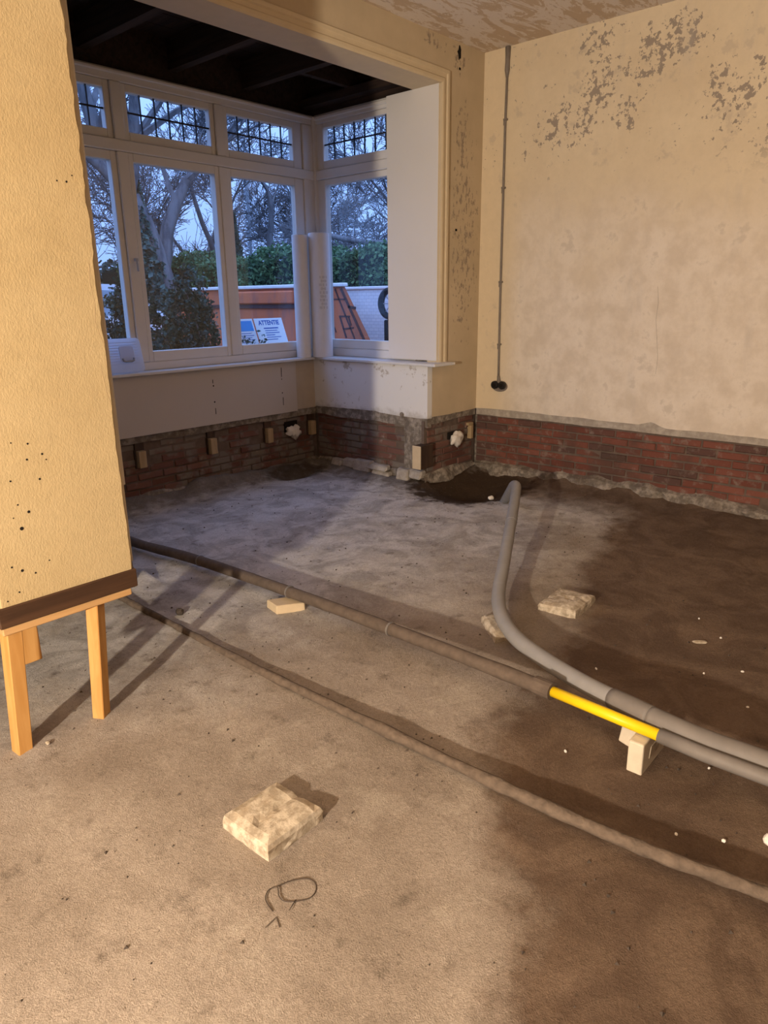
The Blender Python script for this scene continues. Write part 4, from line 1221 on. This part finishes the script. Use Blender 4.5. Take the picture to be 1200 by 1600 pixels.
car_prof(8.70, 8.725, [(-.5, zc+.98), (.65, zc+.98), (.65, zc+1.40), (-.25, zc+1.40)], 'side_window', MAT['car_glass'])
MB().hexa([(2.40, 8.8, zc+.93), (2.40, 10.1, zc+.93), (2.37, 10.1, zc+.93), (2.37, 8.8, zc+.93)], [(1.60, 8.8, zc+1.445), (1.60, 10.1, zc+1.445), (1.57, 10.1, zc+1.445), (1.57, 8.8, zc+1.445)]).build('windscreen', MAT['car_glass'], CA)
for x in (0, 2.5):
    MB().tube([(x, 8.55, zc+.3), (x, 8.78, zc+.3)], .3, 20).build('wheel', MAT['tyre'], CA, bevel=.03)
MB().tube([(9.505, 15.0, GZ0), (9.505, 15.0, 6.2)], .045, 10).build('lamp_post', MAT['steel'])
lpo = bpy.data.objects['lamp_post']; tag(lpo, 'thin pale post standing behind the hedge', 'post')

# signs leaning outside the right front pane
def sign_board(x0, wd, label, kind):
    base = Vector((x0, 1.93, 1.04)); uu = Vector((1, 0, 0)); vv = Vector((0, .36, .93)).normalized(); nn_ = Vector((0, -vv.z, vv.y)); hgt = .31
    e = empty('notice_board', base, label, 'sign')
    def P(u, v, d=0): return base + uu*u + vv*v + nn_*d
    def rect(u0, u1, v0, v1, d, name, mat):
        return MB().hexa([P(u0, v0, 0), P(u1, v0, 0), P(u1, v0, d), P(u0, v0, d)], [P(u0, v1, 0), P(u1, v1, 0), P(u1, v1, d), P(u0, v1, d)]).build(name, mat, e)
    rect(0, wd, -.02, hgt, .006, 'board', MAT['sign'])
    MB().tube([P(wd*.3, 0, -.015), Vector((P(wd*.3, 0, -.015).x, P(wd*.3, 0, -.015).y, GZ0-.03))], .012, 8).tube([P(wd*.7, 0, -.015), Vector((P(wd*.7, 0, -.015).x, P(wd*.7, 0, -.015).y, GZ0-.03))], .012, 8).build('stake', MAT['steel'], e)
    if kind == 'text':
        cu = bpy.data.curves.new('word', 'FONT'); cu.body = 'ATTENTIE'; cu.size = .064; cu.extrude = .0004; cu.offset = .0016
        to = bpy.data.objects.new('word', cu); COL.objects.link(to)
        M3 = Matrix((uu, vv, nn_)).transposed().to_4x4()
        bpy.context.view_layer.update()
        me = bpy.data.meshes.new_from_object(to.evaluated_get(bpy.context.evaluated_depsgraph_get()))
        wmax = max(v.co.x for v in me.vertices)
        sc_ = (wd*.74)/wmax
        me.transform(Matrix.Translation(P(wd*.12, hgt-.066, .0068)) @ M3 @ Matrix.Diagonal((sc_, 1, 1, 1)))
        bpy.data.objects.remove(to)
        me.materials.clear(); me.materials.append(MAT['sign_blue'])
        put(bpy.data.objects.new('lettering', me), e)
        for k, (a, c) in enumerate(((.26, .78), (.28, .72), (.28, .78), (.28, .60), (.28, .80), (.28, .66))):
            rect(wd*a, wd*c, .205-k*.022, .212-k*.022 - (0 if k else -.004), .0072, 'text_line', MAT['sign_blue'])
        rect(wd*.45, wd*.86, -.012, .055, .0072, 'printed_picture', MAT['sign_brown'])
    else:
        rect(wd*.10, wd*.92, .19, .29, .0072, 'printed_block', MAT['sign_cyan'])
        for k in range(7):
            rect(wd*.1, wd*(.85 if k % 2 else .7), .165-k*.021, .171-k*.021, .0072, 'text_line', MAT['sign_blue'])
    return e
sign_board(-.80, .345, 'white notice board with the blue heading ATTENTIE outside the window', 'text')
sign_board(-1.02, .20, 'white notice board with a blue block, half hidden by leaves', 'block')
make_shrub((-.93, 1.86, GZ0), 1.02, .05, 17, 'thin leafy twig in front of the blue-printed notice board', 3, 500, .03)
